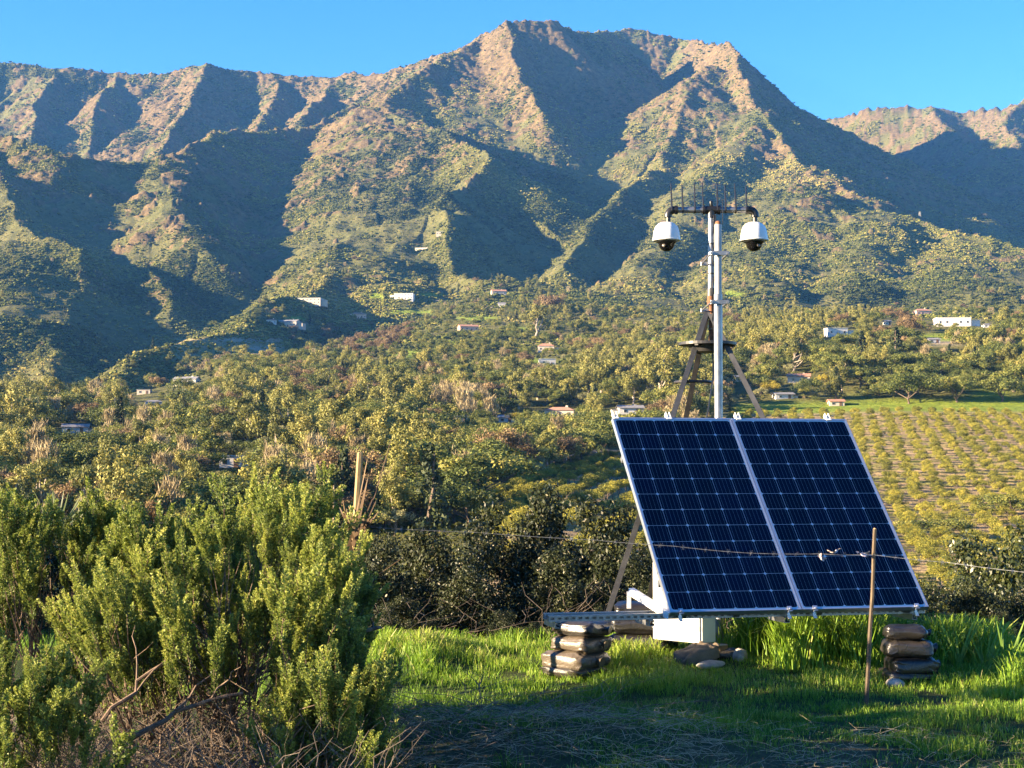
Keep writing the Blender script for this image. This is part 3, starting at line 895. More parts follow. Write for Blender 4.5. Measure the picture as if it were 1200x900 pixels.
# crossarm
ya = 246.0
tee = px(833.5, ya, TC)
for s, xe in ((-1, 790), (1, 878)):
    e = px(xe, ya, TC)
    mpart(MB().tube([tee + Vector((s * .05, 0, 0)), e], .0255, 20), 'crossarm', M_GALV, True)
mb = MB(); mb.tube([tee + Vector((-.065, 0, 0)), tee + Vector((.065, 0, 0))], .034, 20); mb.tube([tee, tee + Vector((0, 0, -.07))], .034, 20)
mb.tube([tee + Vector((-.075, 0, 0)), tee + Vector((-.055, 0, 0))], .039, 20); mb.tube([tee + Vector((.055, 0, 0)), tee + Vector((.075, 0, 0))], .039, 20)
mpart(mb, 'tee_fitting', M_BLACKP, True)
mb = MB(); mb.lathe([(.016, 0), (.018, .01), (.018, .04), (.008, .05)], 12, tee + Vector((-.0, 0, .03))); mpart(mb, 'cap', M_BLACKP, True)
for s, xe in ((-1, 790), (1, 878)):
    e = px(xe, ya, TC); pts = []
    for t in np.linspace(0, math.pi / 2, 8):
        pts.append(e + Vector((s * .05 * math.sin(t), 0, -.05 * (1 - math.cos(t)))))
    mb = MB(); mb.tube([e - Vector((s * .02, 0, 0))] + pts + [pts[-1] + Vector((0, 0, -.012))], .033, 18)
    mb.tube([e - Vector((s * .03, 0, 0)), e - Vector((s * .008, 0, 0))], .038, 18)
    mpart(mb, 'elbow', M_BLACKP, True)
    mpart(MB().tube([pts[-1] + Vector((0, 0, -.01)), pts[-1] + Vector((0, 0, -.085))], .020, 16), 'nipple', M_BLACKP, True)
# bird spikes strapped to the arm
for xs, yt in ((787, 215), (800, 216), (814, 214), (824, 214), (840.5, 214), (850, 217), (862, 215), (874.5, 217)):
    c = px(xs, ya, TC); t_ = px(xs - .5 + random.uniform(-.8, .8), yt, TC)
    mb = MB(); mb.tube([c + Vector((0, -.03, -.01)), t_], [.0085, .006], 6)
    mb.tube([c + Vector((-.005, 0, 0)), c + Vector((.005, 0, 0))], .030, 14)
    mpart(mb, 'bird_spike', M_BLACKP)
mpart(MB().tube([px(847, 262, TC - .1), px(846.5, 233, TC - .1)], .004, 6), 'antenna', M_BLACKP)

# black cables strapped down the pipes
for (x0, x1, dd, wob) in ((836.5, 836, .09, .012), (838.5, 837.5, .12, -.010)):
    pts = [px(x0, 252, TC - .04), px(x0 - .3, 262, TC - .06)]
    for i in range(14):
        t = i / 13; pts.append(px(x0 + (x1 - x0) * t, 270 + t * 150, TC - .035) + Vector((wob * math.sin(i * 1.9), 0, 0)))
    pts += [px(836, 440, TC - .1), px(830, 480, TC - .2), px(826, 500, TC - .2)]
    mpart(MB().tube(pts, .0065, 6), 'cable', M_BLACKP, True)
for yy in (285, 320, 385):
    mpart(MB().tube([px(834, yy, TC), px(834, yy + 1.4, TC)], .034, 16), 'cable_tie', M_BLACKP)

# ------------------------------------------------------------------ dome cameras hanging from the arm
def dome_camera(c, label, lens_side):
    root = empty('dome_camera', c); tag(root, label, 'camera', 'dome cameras hanging from the crossarm')
    prof = [(.022, 0), (.050, -.003), (.072, -.014), (.096, -.040), (.108, -.075), (.114, -.115), (.119, -.152), (.117, -.160), (.10, -.163)]
    MB().lathe(prof, 36).build('housing', M_WHITE, root, True)
    MB().lathe([(.119, -.148), (.1225, -.150), (.1225, -.156), (.119, -.158)], 36).build('rim', M_WHITE, root, True)
    prof = [(.094, -.160), (.092, -.170), (.078, -.176), (.070, -.186), (.066, -.200), (.060, -.216), (.048, -.232), (.030, -.244), (.010, -.250)]
    MB().lathe(prof[:3], 32).build('bezel', M_BLACKP, root, True)
    dm = MB().lathe(prof[2:], 32).build('dome', M_TINT, root, True)
    l = MB(); l.lathe([(.015, 0), (.016, .004), (.012, .008), (.003, .009)], 18)
    lo = l.build('lens', M_LENS, root, True); lo.location = (lens_side * -.028, -.054, -.204); lo.rotation_euler = (R(78), 0, R(lens_side * -28))
    return root
dome_camera(px(781, 260.5, TC), 'white dome camera hanging from the left end of the mast crossarm', 1)
dome_camera(px(883.5, 260.5, TC), 'white dome camera hanging from the right end of the mast crossarm', -1)

# ================================================================== SANDBAGS AND BALLAST
def bag_material(name, c1, c2, c3, rough):
    m, nt, b = newmat(name)
    n = noise_node(nt, 3.5, 4, .55); r = ramp(nt, [(.3, c1), (.52, c2), (.72, c3)], n.outputs['Fac'])
    nt.links.new(r.outputs[0], b.inputs['Base Color']); setp(b, Roughness=rough)
    b.inputs['Specular IOR Level'].default_value = .6
    n2 = noise_node(nt, 17, 3, .5, dist=2.5); bump(nt, b, n2.outputs['Fac'], .4, .010)
    return m
M_BAG1 = bag_material('dusty_black_plastic', (.017,.015,.013), (.023,.020,.017), (.034,.028,.023), .40)
M_BAG2 = bag_material('black_plastic_sack', (.010,.010,.011), (.013,.012,.012), (.021,.019,.017), .34)
M_BAG3 = bag_material('tan_plastic_sack', (.055,.044,.033), (.072,.057,.041), (.095,.074,.054), .42)
M_BURLAP = bag_material('earth_covered_sack', (.07,.05,.032), (.13,.095,.06), (.20,.15,.10), .9)
def sandbag(c, size, rz, mat, seed, label, tilt=(0, 0), grp=None):
    g = np.random.default_rng(seed)
    nu, nv = 52, 26
    V = []
    for j in range(nv + 1):
        ph = -math.pi / 2 + math.pi * j / nv
        for i in range(nu):
            th = 2 * math.pi * i / nu
            def se(w, e): return math.copysign(abs(w) ** e, w)
            cx_, sx_ = math.cos(th), math.sin(th)
            V.append((se(math.cos(ph), .38) * se(cx_, .30), se(math.cos(ph), .38) * se(sx_, .30), se(math.sin(ph), .55)))
    V = np.array(V)
    ox = g.random() * 50
    w = (fbm(V[:, 0] * 2.2 + ox, V[:, 1] * 2.2 + V[:, 2] * 2 + ox, seed, 3) - .5)
    sag = 1 - .22 * np.maximum(np.abs(V[:, 0]), np.abs(V[:, 1])) ** 4
    W = V * (np.array(size) / 2)
    W[:, 2] *= sag
    W = W * (1 + w[:, None] * .15)
    W[:, 2] *= 1 + .25 * (fbm(V[:, 0] * 1.3 + ox * 2, V[:, 1] * 1.3, seed + 3, 2) - .5)
    W[:, 2] += (fbm(V[:, 0] * 4 + ox, V[:, 1] * 4, seed + 5, 2) - .5) * size[2] * .18
    # creases of the stuffed plastic
    cr_ = ridged(V[:, 0] * 2.6 + ox + V[:, 2] * .8, V[:, 1] * 2.6 + V[:, 2] * 2.2 - ox, seed + 9, 3, .6)
    W *= (1 - np.clip(cr_ - .66, 0, 1) * .12)[:, None]
    idx = np.arange((nv + 1) * nu).reshape(nv + 1, nu)
    nx = np.roll(idx, -1, 1)
    Q = np.stack([idx[:-1], nx[:-1], nx[1:], idx[1:]], -1).reshape(-1, 4)
    # pleats running in from the tied end
    th_ = np.arctan2(V[:, 1], V[:, 2]); ple = np.clip(np.abs(V[:, 0]) - .25, 0, 1) ** 1.5
    W[:, 1:] *= (1 + .085 * ple * np.sin(th_ * 11 + ox) + .05 * ple * np.sin(th_ * 19 + 2 * ox))[:, None]
    o = link('sandbag', npmesh('sandbag', W, [Q], [mat], smooth=True), None, c, (tilt[0], tilt[1], rz))
    nk = MB(); nk.tube([(size[0] * .46, 0, size[2] * .02), (size[0] * .50, .004, size[2] * .04), (size[0] * .53, .006, size[2] * .03), (size[0] * .60, .012, -size[2] * .02)], [size[2] * .30, size[2] * .13, size[2] * .12, size[2] * .27], 11)
    link('tied_neck', nk.mesh('tied_neck', mat, True), o)
    tag(o, label, 'sandbag', grp)
    return o
LS = 'sandbags stacked under the left end of the rack'
def bagz(x, D, h): 
    p = gpx(x, D); return Vector((p.x, p.y, p.z + h))
for i, (x, h, sz, mt, lab) in enumerate([
    (672, .035, (.40,.36,.10), M_BAG1, 'flattened sandbag half buried in grass at the bottom of the left stack'),
    (674, .115, (.42,.36,.15), M_BAG3, 'thick dusty sandbag second from the bottom of the left stack'),
    (681, .235, (.37,.35,.125), M_BAG3, 'dusty sandbag third from the bottom of the left stack'),
    (684, .345, (.38,.35,.115), M_BAG1, 'shiny dusty sandbag on top of the left stack under the rail')]):
    sandbag(bagz(x, 12.05, h), sz, R(-48 + i * 3), mt, 20 + i, lab, grp=LS)
for i, (x, h, sz, lab) in enumerate([
    (750, .06, (.50,.32,.15), 'black sandbag at the bottom of the dark rear stack'),
    (747, .19, (.42,.32,.14), 'black sandbag in the middle of the dark rear stack'),
    (748, .31, (.40,.3,.12), 'black sandbag on top of the dark rear stack')]):
    sandbag(bagz(x, 13.05, h), sz, R(-18 + 7 * i), M_BAG2, 40 + i, lab, grp='dark sandbags behind the cabinet')
for i, (x, h, sz, mt, lab) in enumerate([
    (1056, .03, (.34,.30,.09), M_BAG1, 'torn grey sandbag at the bottom of the right stack'),
    (1064, .105, (.34,.30,.135), M_BAG2, 'creased dark brown sandbag second from the bottom of the right stack'),
    (1059, .225, (.35,.29,.135), M_BAG1, 'brown streaked sandbag second from the top of the right stack'),
    (1057, .335, (.30,.27,.10), M_BAG2, 'black sandbag on top of the right stack behind the thin post')]):
    sandbag(bagz(x, 11.75, h), sz, R(12 - i * 6), mt, 60 + i, lab, grp='sandbags stacked at the right end of the panels')
sandbag(bagz(814, 12.3, .05), (.30,.24,.14), R(20), M_BURLAP, 80, 'earth covered sandbag leaning beside the wooden block', tilt=(R(6), R(-18)))
sandbag(bagz(848, 12.6, .03), (.22,.2,.10), R(-10), M_BAG2, 81, 'small crumpled black sandbag under the wooden block')
# log slice at the foot of the post
M_BARK = surf('log_bark', (.14,.085,.045), (.30,.19,.10), 18, .9, 0, .5, .004)
M_CUT = surf('cut_wood', (.42,.26,.11), (.58,.38,.18), 12, .7, 0, .2, .002)
lc = gpx(837, 12.62); lc.z = px(837, 764, 12.62).z
root = empty('wooden_block', lc); tag(root, 'round slice of orange wood at the foot of the mast post', 'wood block')
MB().tube([(0, 0, 0), (0, 0, .058)], [.098, .094], 22, cap=False).build('bark', M_BARK, root, True)
MB().lathe([(.0935, .0), (.0935, .0565), (.03, .060)], 22).build('cut_face', M_CUT, root)
M_STONE = surf('grey_stone', (.22,.20,.17), (.40,.36,.31), 14, .9, 0, .6, .01)
def rock(x, D, size, seed, label, lift=.0, mat=None):
    g = np.random.default_rng(seed); V = []; nu, nv = 16, 9
    for j in range(nv + 1):
        ph = -math.pi / 2 + math.pi * j / nv
        for i in range(nu):
            th = 2 * math.pi * i / nu; V.append((math.cos(ph) * math.cos(th), math.cos(ph) * math.sin(th), math.sin(ph)))
    V = np.array(V); k = .78 + .5 * fbm(V[:, 0] * 1.6 + seed * 3.1, V[:, 1] * 1.6 + V[:, 2] * 1.3, seed, 3)
    W = V * k[:, None] * np.array(size) / 2
    idx = np.arange((nv + 1) * nu).reshape(nv + 1, nu); nx = np.roll(idx, -1, 1)
    Q = np.stack([idx[:-1], nx[:-1], nx[1:], idx[1:]], -1).reshape(-1, 4)
    p = gpx(x, D); p.z += size[2] * .25 + lift
    o = link('rock', npmesh('rock', W, [Q], [mat or M_STONE], smooth=True), None, p, (0, 0, g.random() * 3))
    tag(o, label, 'rock'); return o
rock(832, 12.15, (.30,.16,.06), 91, 'flat pale stone in front of the small black sandbag')
rock(866, 12.45, (.13,.11,.12), 92, 'rounded pale stone right of the wooden block')
rock(1046, 11.55, (.13,.12,.07), 93, 'pale stone in the grass left of the right sandbag stack')

# ================================================================== FENCE
M_POST = surf('weathered_stake_wood', (.045,.032,.020), (.095,.066,.038), 9, .8, 0, .6, .004, c3=(.16,.115,.065))
M_WIRE = surf('old_fence_wire', (.13,.13,.135), (.22,.22,.225), 40, .4, .7, 0)
def stake(p0, p1, w, bend, seed, label, mat, flat=1.0):
    g = np.random.default_rng(seed); n = 9; pts = []; 
    for i in range(n):
        t = i / (n - 1); p = Vector(p0).lerp(Vector(p1), t)
        p += Vector((bend * math.sin(t * math.pi) + g.normal(0, .002), g.normal(0, .002), 0)); pts.append(p)
    mb = MB(); mb.tube(pts, [w * (1.06 - .18 * i / (n - 1)) * (1 + g.normal(0, .03)) for i in range(n)], 7)
    root = empty('fence_post', p0); tag(root, label, 'post')
    o = mb.build('stake', mat, root); o.matrix_parent_inverse = Matrix.Translation(-Vector(p0))
    tip = pts[-1]; c = MB().tube([tip + Vector((0, 0, -.001)), tip + Vector((.002, 0, .006))], [w * .86, w * .5], 7).build('cut_top', M_CUT, root)
    c.matrix_parent_inverse = Matrix.Translation(-Vector(p0))
    return root
pr = px(1014, 836, 10.9); pr.z = g1(pr.x, pr.y) - .04
stake(pr, px(1025, 620, 10.9), .0145, .008, 3, 'thin crooked wooden fence post in front of the right solar panel', M_POST)
pl = gpx(409, 11.6); pl.z -= .04
M_POSTY = surf('bright_stake_wood', (.20,.13,.05), (.34,.235,.10), 7, .75, 0, .4, .004)
stake(pl, px(422, 531, 11.6), .026, -.004, 5, 'straight yellowish wooden fence post beside the tall left bush', M_POSTY)
def wire(name, nodes, label, sag=.0, barb=.15):
    pts = [Vector(p) for p in nodes]; P = []
    for a, e in zip(pts[:-1], pts[1:]):
        n = max(2, int((e - a).length / .03))
        for i in range(n):
            t = i / n; P.append(a.lerp(e, t) - Vector((0, 0, sag * 4 * t * (1 - t))))
    P.append(pts[-1]); P2 = []; P3 = []
    for i, p in enumerate(P):
        a = i * 1.1; o = Vector((0, math.cos(a), math.sin(a))) * .0015
        P2.append(p + o); P3.append(p - o)
    root = empty(name, pts[0]); tag(root, label, 'wire'); inv = Matrix.Translation(-pts[0])
    for q in (P2, P3):
        o = MB().tube(q, .0011, 4).build('strand', M_WIRE, root); o.matrix_parent_inverse = inv
    bm_ = MB()
    for k in range(2):
        a = R(35 + 80 * k); d = Vector((math.cos(a) * .5, .2 * (-1) ** k, math.sin(a))).normalized() * .021
        bm_.tube([-d, d], [.0014, .0014], 4)
    bm_.tube([(-.009, 0, 0), (.009, 0, 0)], .0036, 6)
    B = bm_.mesh('barb', M_WIRE); acc = 0; last = P[0]
    for p in P:
        acc += (p - last).length; last = p
        if acc > barb:
            acc = 0; link('barb', B, root, p - pts[0], (random.uniform(-.6, .6), random.uniform(-.4, .4), random.uniform(-.3, .3)))
    return root
wire('barbed_wire', [px(60, 606, 12.0), px(421, 617, 11.56)], 'barbed wire running left from the yellowish post behind the bush', .02)
wire('barbed_wire', [px(421, 617, 11.56), px(560, 624, 11.45), px(700, 633, 11.32), px(790, 640, 11.2), px(875, 648, 11.1), px(960, 649, 11.0), px(1023, 650, 10.87)], 'barbed wire strung between the two posts across the solar panels', .004)
wire('barbed_wire', [px(1023, 650, 10.87), px(1110, 659, 10.7), px(1215, 672, 10.4), px(1400, 690, 10.0)], 'barbed wire running right from the thin crooked post', .004)
M_SCRAP = surf('torn_plastic_scrap', (.45,.36,.37), (.66,.56,.56), 20, .6, 0, .5, .01)
def scrap(c, size, seed, label):
    g = np.random.default_rng(seed); n = 7; V = []; 
    for j in range(3):
        for i in range(n):
            t = i / (n - 1)
            V.append((c.x + (t - .5) * size[0] + g.normal(0, .005), c.y - .012 + g.normal(0, .008) + .02 * math.sin(t * 9 + j), c.z + (j - 1) * size[1] / 2 * (.15 + math.sin(t * 3.14) * g.uniform(.4, 1.1)) + g.normal(0, .005) + .012 * math.sin(t * 5 + seed)))
    idx = np.arange(3 * n).reshape(3, n)
    Q = np.stack([idx[:-1, :-1], idx[:-1, 1:], idx[1:, 1:], idx[1:, :-1]], -1).reshape(-1, 4)
    o = link('plastic_scrap', npmesh('plastic_scrap', np.array(V), [Q], [M_SCRAP], smooth=True)); tag(o, label, 'scrap'); return o
scrap(px(963, 653, 10.98), (.05, .05), 1, 'torn pale plastic scrap caught on the wire over the panel')
scrap(px(1011, 648, 10.88), (.08, .022), 2, 'wisp of pale plastic caught on the wire beside the thin post')
scrap(px(978, 645, 10.96), (.09, .012), 3, 'thin loose curl of plastic above the wire')

# dead brown fronds hanging round the yellowish post
M_FROND = leafmat('dead_frond', [(0, (.055,.034,.020)), (.5, (.13,.082,.045)), (1, (.25,.17,.095))], trans=.15, rough=.7)
def blades(specs, name, mat, label, cat):
    V = []; Q = []; T = []
    for (p0, p1, w, bow) in specs:
        p0, p1 = Vector(p0), Vector(p1); d = p1 - p0; s = d.cross(Vector((0, 1, .2))).normalized(); n = 6; k0 = len(V); tt = random.random()
        for i in range(n + 1):
            t = i / n; c = p0 + d * t + Vector((0, -1, 0)) * bow * math.sin(t * math.pi) ; ww = w * (1 - t) ** .7 + .0012
            V += [c - s * ww, c + s * ww + Vector((0, .004, 0))]; T += [tt, tt]
        for i in range(n): Q.append((k0 + 2 * i, k0 + 2 * i + 1, k0 + 2 * i + 3, k0 + 2 * i + 2))
    o = link(name, npmesh(name, np.array([tuple(v) for v in V]), [np.array(Q)], [mat], attrs={'tint': T})); tag(o, label, cat); return o
sp = []
for k in range(26):
    a = px(random.uniform(408, 418), random.uniform(610, 645), 11.55 + random.uniform(-.06, .06)); e = px(random.uniform(396, 446), random.uniform(575, 640), 11.5 + random.uniform(-.15, .15))
    sp.append((a, e, random.uniform(.006, .016), random.uniform(-.03, .06)))
sp += [(px(414, 640, 11.5), px(431, 560, 11.5), .016, .02), (px(412, 650, 11.5), px(405, 610, 11.45), .02, .03), (px(415, 655, 11.5), px(428, 600, 11.45), .018, .02)]
blades(sp, 'dead_frond', M_FROND, 'clump of dead brown fronds hanging round the yellowish fence post', 'dead plant')
sp = [(px(424, 632, 11.55), px(458, 516, 11.8), .004, 0), (px(428, 615, 11.55), px(462, 540, 11.7), .003, 0), (px(430, 600, 11.55), px(449, 555, 11.7), .003, 0), (px(418, 600, 11.5), px(432, 530, 11.6), .0035, 0), (px(404, 700, 11.4), px(470, 655, 11.5), .003, .02)]
blades(sp, 'dry_reed', M_FROND, 'thin dry reeds leaning right beside the yellowish fence post', 'dead plant')
# ================================================================== FOREGROUND BUSHES
M_PLUME = leafmat('bush_leaves', [(0, (.036,.056,.018)), (.3, (.105,.145,.034)), (.55, (.225,.275,.052)), (.8, (.37,.395,.082)), (1, (.50,.46,.13))], rough=.5, spec=.35, trans=.38, objrand=.3)  # yellow upper stops paint the sunlight on the shoot tips
M_STEM = surf('bush_stem_bark', (.060,.040,.028), (.13,.085,.055), 25, .85, 0, .4, .003, c3=(.23,.16,.11))
M_TWIG = surf('dead_twig_bark', (.060,.047,.038), (.13,.10,.08), 20, .9, 0, .3, .002, c3=(.25,.20,.15))
M_STRAW = surf('dry_straw', (.24,.19,.12), (.42,.35,.23), 20, .85, 0, .2, .002)
def plume_mesh(seed, L=.32, R0=.033, n=760):
    """an upright leafy shoot: small leaves set all round a stalk with a few short side shoots"""
    g = np.random.default_rng(seed)
    axes = [((0, 0, 0), (g.normal(0, .03), g.normal(0, .03), L), 1.0)]
    for k in range(5):
        z = L * g.uniform(.15, .7); a = g.random() * 6.28; l = L * g.uniform(.25, .45)
        axes.append(((0, 0, z), (math.cos(a) * l * .42, math.sin(a) * l * .42, l), .62))
    V = []; T = []
    for (p, d, k) in axes:
        p = np.array(p); d = np.array(d); m_ = int(n * k * .42)
        t = g.random(m_) ** .85; a = g.random(m_) * 6.283
        rad = R0 * k * (.25 + .75 * np.sin(np.clip(t * 1.05, 0, 1) * 2.6 + .35)) * (.4 + .6 * g.random(m_))
        rd = np.stack([np.cos(a), np.sin(a), np.zeros(m_)], -1)
        c = p + d * t[:, None] + rd * rad[:, None]
        ax = rd * .75 + np.array([0, 0, .75]) + g.normal(0, .3, (m_, 3)); ax /= np.linalg.norm(ax, axis=1)[:, None]
        sd = np.cross(ax, rd + g.normal(0, .5, (m_, 3))); sd /= np.linalg.norm(sd, axis=1)[:, None]
        s = (.0052 + .0058 * g.random(m_) ** 1.5)[:, None]
        V.append(np.stack([c - ax * s, c - sd * s * .5, c + ax * s, c + sd * s * .5], 1).reshape(-1, 3))
        ti = .28 + .42 * t * (p[2] / L * .4 + .75) + g.normal(0, .13, m_)  # tint rises along the shoot: sunlit tips put into the leaf colour
        T.append(np.repeat(np.clip(ti, 0, 1), 4))
    V = np.concatenate(V); T = np.concatenate(T); Q = np.arange(len(V)).reshape(-1, 4)
    # the stalk
    st = MB()
    for (p, d, k) in axes: st.tube([p, tuple(np.array(p) + np.array(d) * .9)], [.0028 * k, .0012], 3, cap=False)
    sv = np.array(st.v); sq = np.array(st.f) + len(V)
    me = npmesh('leafy_branch', np.concatenate([V, sv]), [Q, sq], [M_PLUME, M_STEM], midx=np.concatenate([np.zeros(len(Q)), np.ones(len(sq))]), attrs={'tint': np.concatenate([T, np.full(len(sv), .3)])})
    return me
PLUMES = [plume_mesh(500 + s, L=random.uniform(.32, .46)) for s in range(7)]
def curve(p0, p1, bow, n=7, wob=.012, g=None):
    p0, p1 = Vector(p0), Vector(p1); pts = []
    for i in range(n):
        t = i / (n - 1); p = p0.lerp(p1, t)
        p += Vector((g.normal(0, wob), g.normal(0, wob), 0)) * math.sin(t * math.pi) + Vector(bow) * math.sin(t * math.pi)
        pts.append(p)
    return pts
def bush(bases, tips, seed, label, D, scale=1.0, nstem=14, bare_twigs=40, low=None):
    """bases: ground points; tips: list of plume foot points with lean; stems run from the bases to groups of tips"""
    g = np.random.default_rng(seed)
    root = empty('coyote_bush', bases[0]); tag(root, label, 'bush', 'leafy bushes on the left'); inv = Matrix.Translation(-Vector(bases[0]))
    T = np.array([t[0] for t in tips]); anchors = []
    idx = g.choice(len(T), nstem, replace=False); A = T[idx]
    own = np.argmin(((T[:, None, :] - A[None]) ** 2).sum(-1), 1)
    for k in range(nstem):
        mem = T[own == k]
        if len(mem) == 0: continue
        b_ = min(bases, key=lambda q: (Vector(q) - Vector(A[k])).length + g.random() * .5)
        b_ = Vector(b_) + Vector((g.normal(0, .05), g.normal(0, .05), -.03))
        c = Vector(mem.mean(0)); hub = b_.lerp(c, .62)
        out = Vector((c.x - b_.x, c.y - b_.y, 0))
        pts = curve(b_, hub, out * .28 + Vector((0, 0, -.06)), 7, .02, g)
        mb = MB(); r0 = g.uniform(.010, .017) * scale; mb.tube(pts, [r0 * (1 - .45 * i / 6) for i in range(7)], 6)
        for q in mem:
            q = Vector(q); s = pts[-1] if g.random() < .6 else pts[4]
            mb.tube(curve(s, q, (g.normal(0, .02), g.normal(0, .02), -.03), 5, .01, g), [r0 * .38, r0 * .33, r0 * .28, r0 * .22, r0 * .16], 4)
            if g.random() < .35:     # bare dead side twig
                e = q + Vector((g.normal(0, .12), g.normal(0, .12), g.normal(-.05, .10)))
                mb.tube(curve(s.lerp(q, .5), e, (0, 0, .01), 4, .02, g), [r0 * .2, r0 * .15, r0 * .12, r0 * .06], 3)
        o = mb.build('stem', M_STEM, root, True); o.matrix_parent_inverse = inv
    for (p, lean, s) in tips:
        ax = Vector(lean).normalized(); q = ax.to_track_quat('Z', 'Y')
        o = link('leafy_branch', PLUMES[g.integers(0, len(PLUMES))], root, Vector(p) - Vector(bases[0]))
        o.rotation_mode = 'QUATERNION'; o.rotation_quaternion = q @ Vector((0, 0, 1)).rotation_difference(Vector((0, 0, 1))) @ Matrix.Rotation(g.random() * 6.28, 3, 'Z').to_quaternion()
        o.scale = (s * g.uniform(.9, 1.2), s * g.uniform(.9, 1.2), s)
    return root
def fill(xs, top, low, D0, D1, n, seed, cx):
    """plume feet gathered into upright sprays, with gaps between the sprays"""
    g = np.random.default_rng(seed); tips = []; k = 0
    while len(tips) < n and k < 4000:
        k += 1
        x = g.uniform(xs[0], xs[-1]); yt = np.interp(x, xs, top); yl = np.interp(x, xs, low)
        D = g.uniform(D0, D1); bulge = 1 - .16 * abs((D - (D0 + D1) / 2) / ((D1 - D0) / 2)) ** 2
        u0 = g.random() ** 1.3; y0 = yt + (yl - yt) * u0 + (1 - bulge) * 120
        for j in range(g.integers(4, 9)):
            xx = x + g.normal(0, 13); dd = D + g.normal(0, .09)
            y = y0 + abs(g.normal(0, 26)) + 78 * (8.2 / dd)
            p = px(xx, max(y, np.interp(xx, xs, top) + 70 * (8.2 / dd)), dd)
            if p.z < g1(p.x, p.y) + .08: continue
            lean = ((xx - cx) / 600 * 1.0 + (xx - x) / 110 + g.normal(0, .08), g.normal(-.05, .12), 1.0)
            tips.append((p, lean, g.uniform(.6, 1.12)))
    return tips[:n]
bs_ = [gpx(215, 8.5), gpx(285, 8.7), gpx(350, 8.6), gpx(405, 8.4)]
tips = fill([105, 125, 150, 175, 205, 240, 275, 300, 330, 360, 385, 400, 412, 424, 432], [680, 640, 612, 590, 585, 592, 572, 552, 540, 552, 566, 600, 640, 700, 760],
            [715, 720, 735, 735, 735, 715, 725, 760, 770, 790, 840, 850, 855, 850, 850], 8.0, 9.4, 270, 71, 290)
bush(bs_, tips[:165], 72, 'largest leafy yellow green bush, in the middle of the left side', 8.6, nstem=18)
tips2 = [t for t in tips[165:]]
bush([gpx(372, 8.9), gpx(420, 8.6)], [t for t in tips2 if t[0].x > px(330, 0, 8.6).x] + fill([330, 365, 390, 412, 428], [650, 640, 650, 700, 765], [820, 850, 865, 870, 860], 8.0, 8.9, 80, 73, 380) + fill([320, 360, 390, 408, 420], [600, 590, 605, 640, 680], [720, 730, 740, 750, 750], 9.4, 11.2, 110, 173, 370),
     74, 'dark leafy bush beside the fence post, right flank of the large bush', 8.6, nstem=10)
bush([gpx(250, 9.3), gpx(180, 9.2)], [t for t in tips2 if t[0].x <= px(330, 0, 8.6).x] + fill([150, 200, 260, 330, 380], [575, 585, 575, 545, 560], [680, 690, 690, 690, 700], 9.0, 11.3, 210, 75, 270),
     76, 'tall leafy bush just behind the largest bush, only its sunlit top showing', 9.4, nstem=10)
bush([gpx(40, 9.7), gpx(95, 9.8), gpx(-30, 9.8)], fill([-110, -40, 0, 30, 60, 90, 120, 150, 165], [590, 578, 566, 548, 570, 555, 542, 572, 630], [700, 690, 680, 675, 680, 680, 690, 680, 690], 9.3, 10.3, 190, 77, 40),
     78, 'leafy bush with bare brown stems at the left edge', 9.8, nstem=16)
bush([gpx(20, 7.6), gpx(60, 7.7), gpx(-25, 7.6)], fill([-70, -20, 10, 45, 75, 102], [715, 728, 735, 722, 728, 735], [850, 845, 820, 825, 810, 790], 7.3, 7.9, 70, 79, 20),
     80, 'small low leafy bush at the lower left corner, in front of bare stems', 7.6, nstem=8, scale=.8)
bush([gpx(395, 7.9), gpx(430, 8.0)], fill([325, 355, 390, 415, 430], [815, 790, 770, 775, 800], [880, 880, 880, 880, 870], 7.7, 8.1, 45, 81, 400),
     82, 'low sprawling leafy bush at the foot of the large bush, near bare earth', 7.9, nstem=6, scale=.8)

# dead twigs and fallen branches
def twig_pile(name, n, area, seed, label, rmin, rmax, lmin, lmax, rise, mat=None):
    g = np.random.default_rng(seed); mb = MB()
    for k in range(n):
        x = g.uniform(area[0], area[1]); D = g.uniform(area[2], area[3]); p = gpx(x, D); p.z += g.uniform(.0, rise * .4)
        a = g.random() * 6.28; l = g.uniform(lmin, lmax); e = p + Vector((math.cos(a) * l, math.sin(a) * l * .6, g.uniform(0, rise)))
        e.z = max(e.z, g1(e.x, e.y) + .01); r = g.uniform(rmin, rmax)
        pts = curve(p, e, (0, 0, g.uniform(0, .05)), 5, .04, g); mb.tube(pts, [r, r * .9, r * .75, r * .55, r * .3], 4)
        if g.random() < .6:
            q = pts[2]; f = q + (e - p) * .35 + Vector((g.normal(0, .08), g.normal(0, .08), g.uniform(0, .08)))
            mb.tube(curve(q, f, (0, 0, .01), 4, .02, g), [r * .6, r * .45, r * .35, r * .2], 3)
    o = mb.build(name, mat or M_TWIG); tag(o, label, 'twigs', kind='stuff'); return o
twig_pile('twig_litter', 1500, (-80, 460, 7.3, 9.6), 91, 'grey brown tangle of dead twigs under the bushes', .0012, .0036, .15, .55, .42)
twig_pile('dry_stalks', 550, (430, 840, 8.2, 10.5), 92, 'thin dry stalks lying over the bare earth in front', .0010, .0022, .10, .40, .07, M_STRAW)
twig_pile('dry_straw', 300, (800, 1230, 8.3, 9.9), 94, 'scattered dry straw in the shaded grass at lower right', .0007, .0016, .08, .30, .05, M_STRAW)
twig_pile('brush_stems', 60, (425, 900, 13.0, 14.6), 96, 'dry stems and twigs along the foot of the dark shrubs', .0015, .0035, .2, .55, .5)
twig_pile('dead_stems', 110, (440, 760, 8.6, 10.6), 95, 'dark dead stems arching over the bare bank', .0018, .0035, .25, .6, .22)
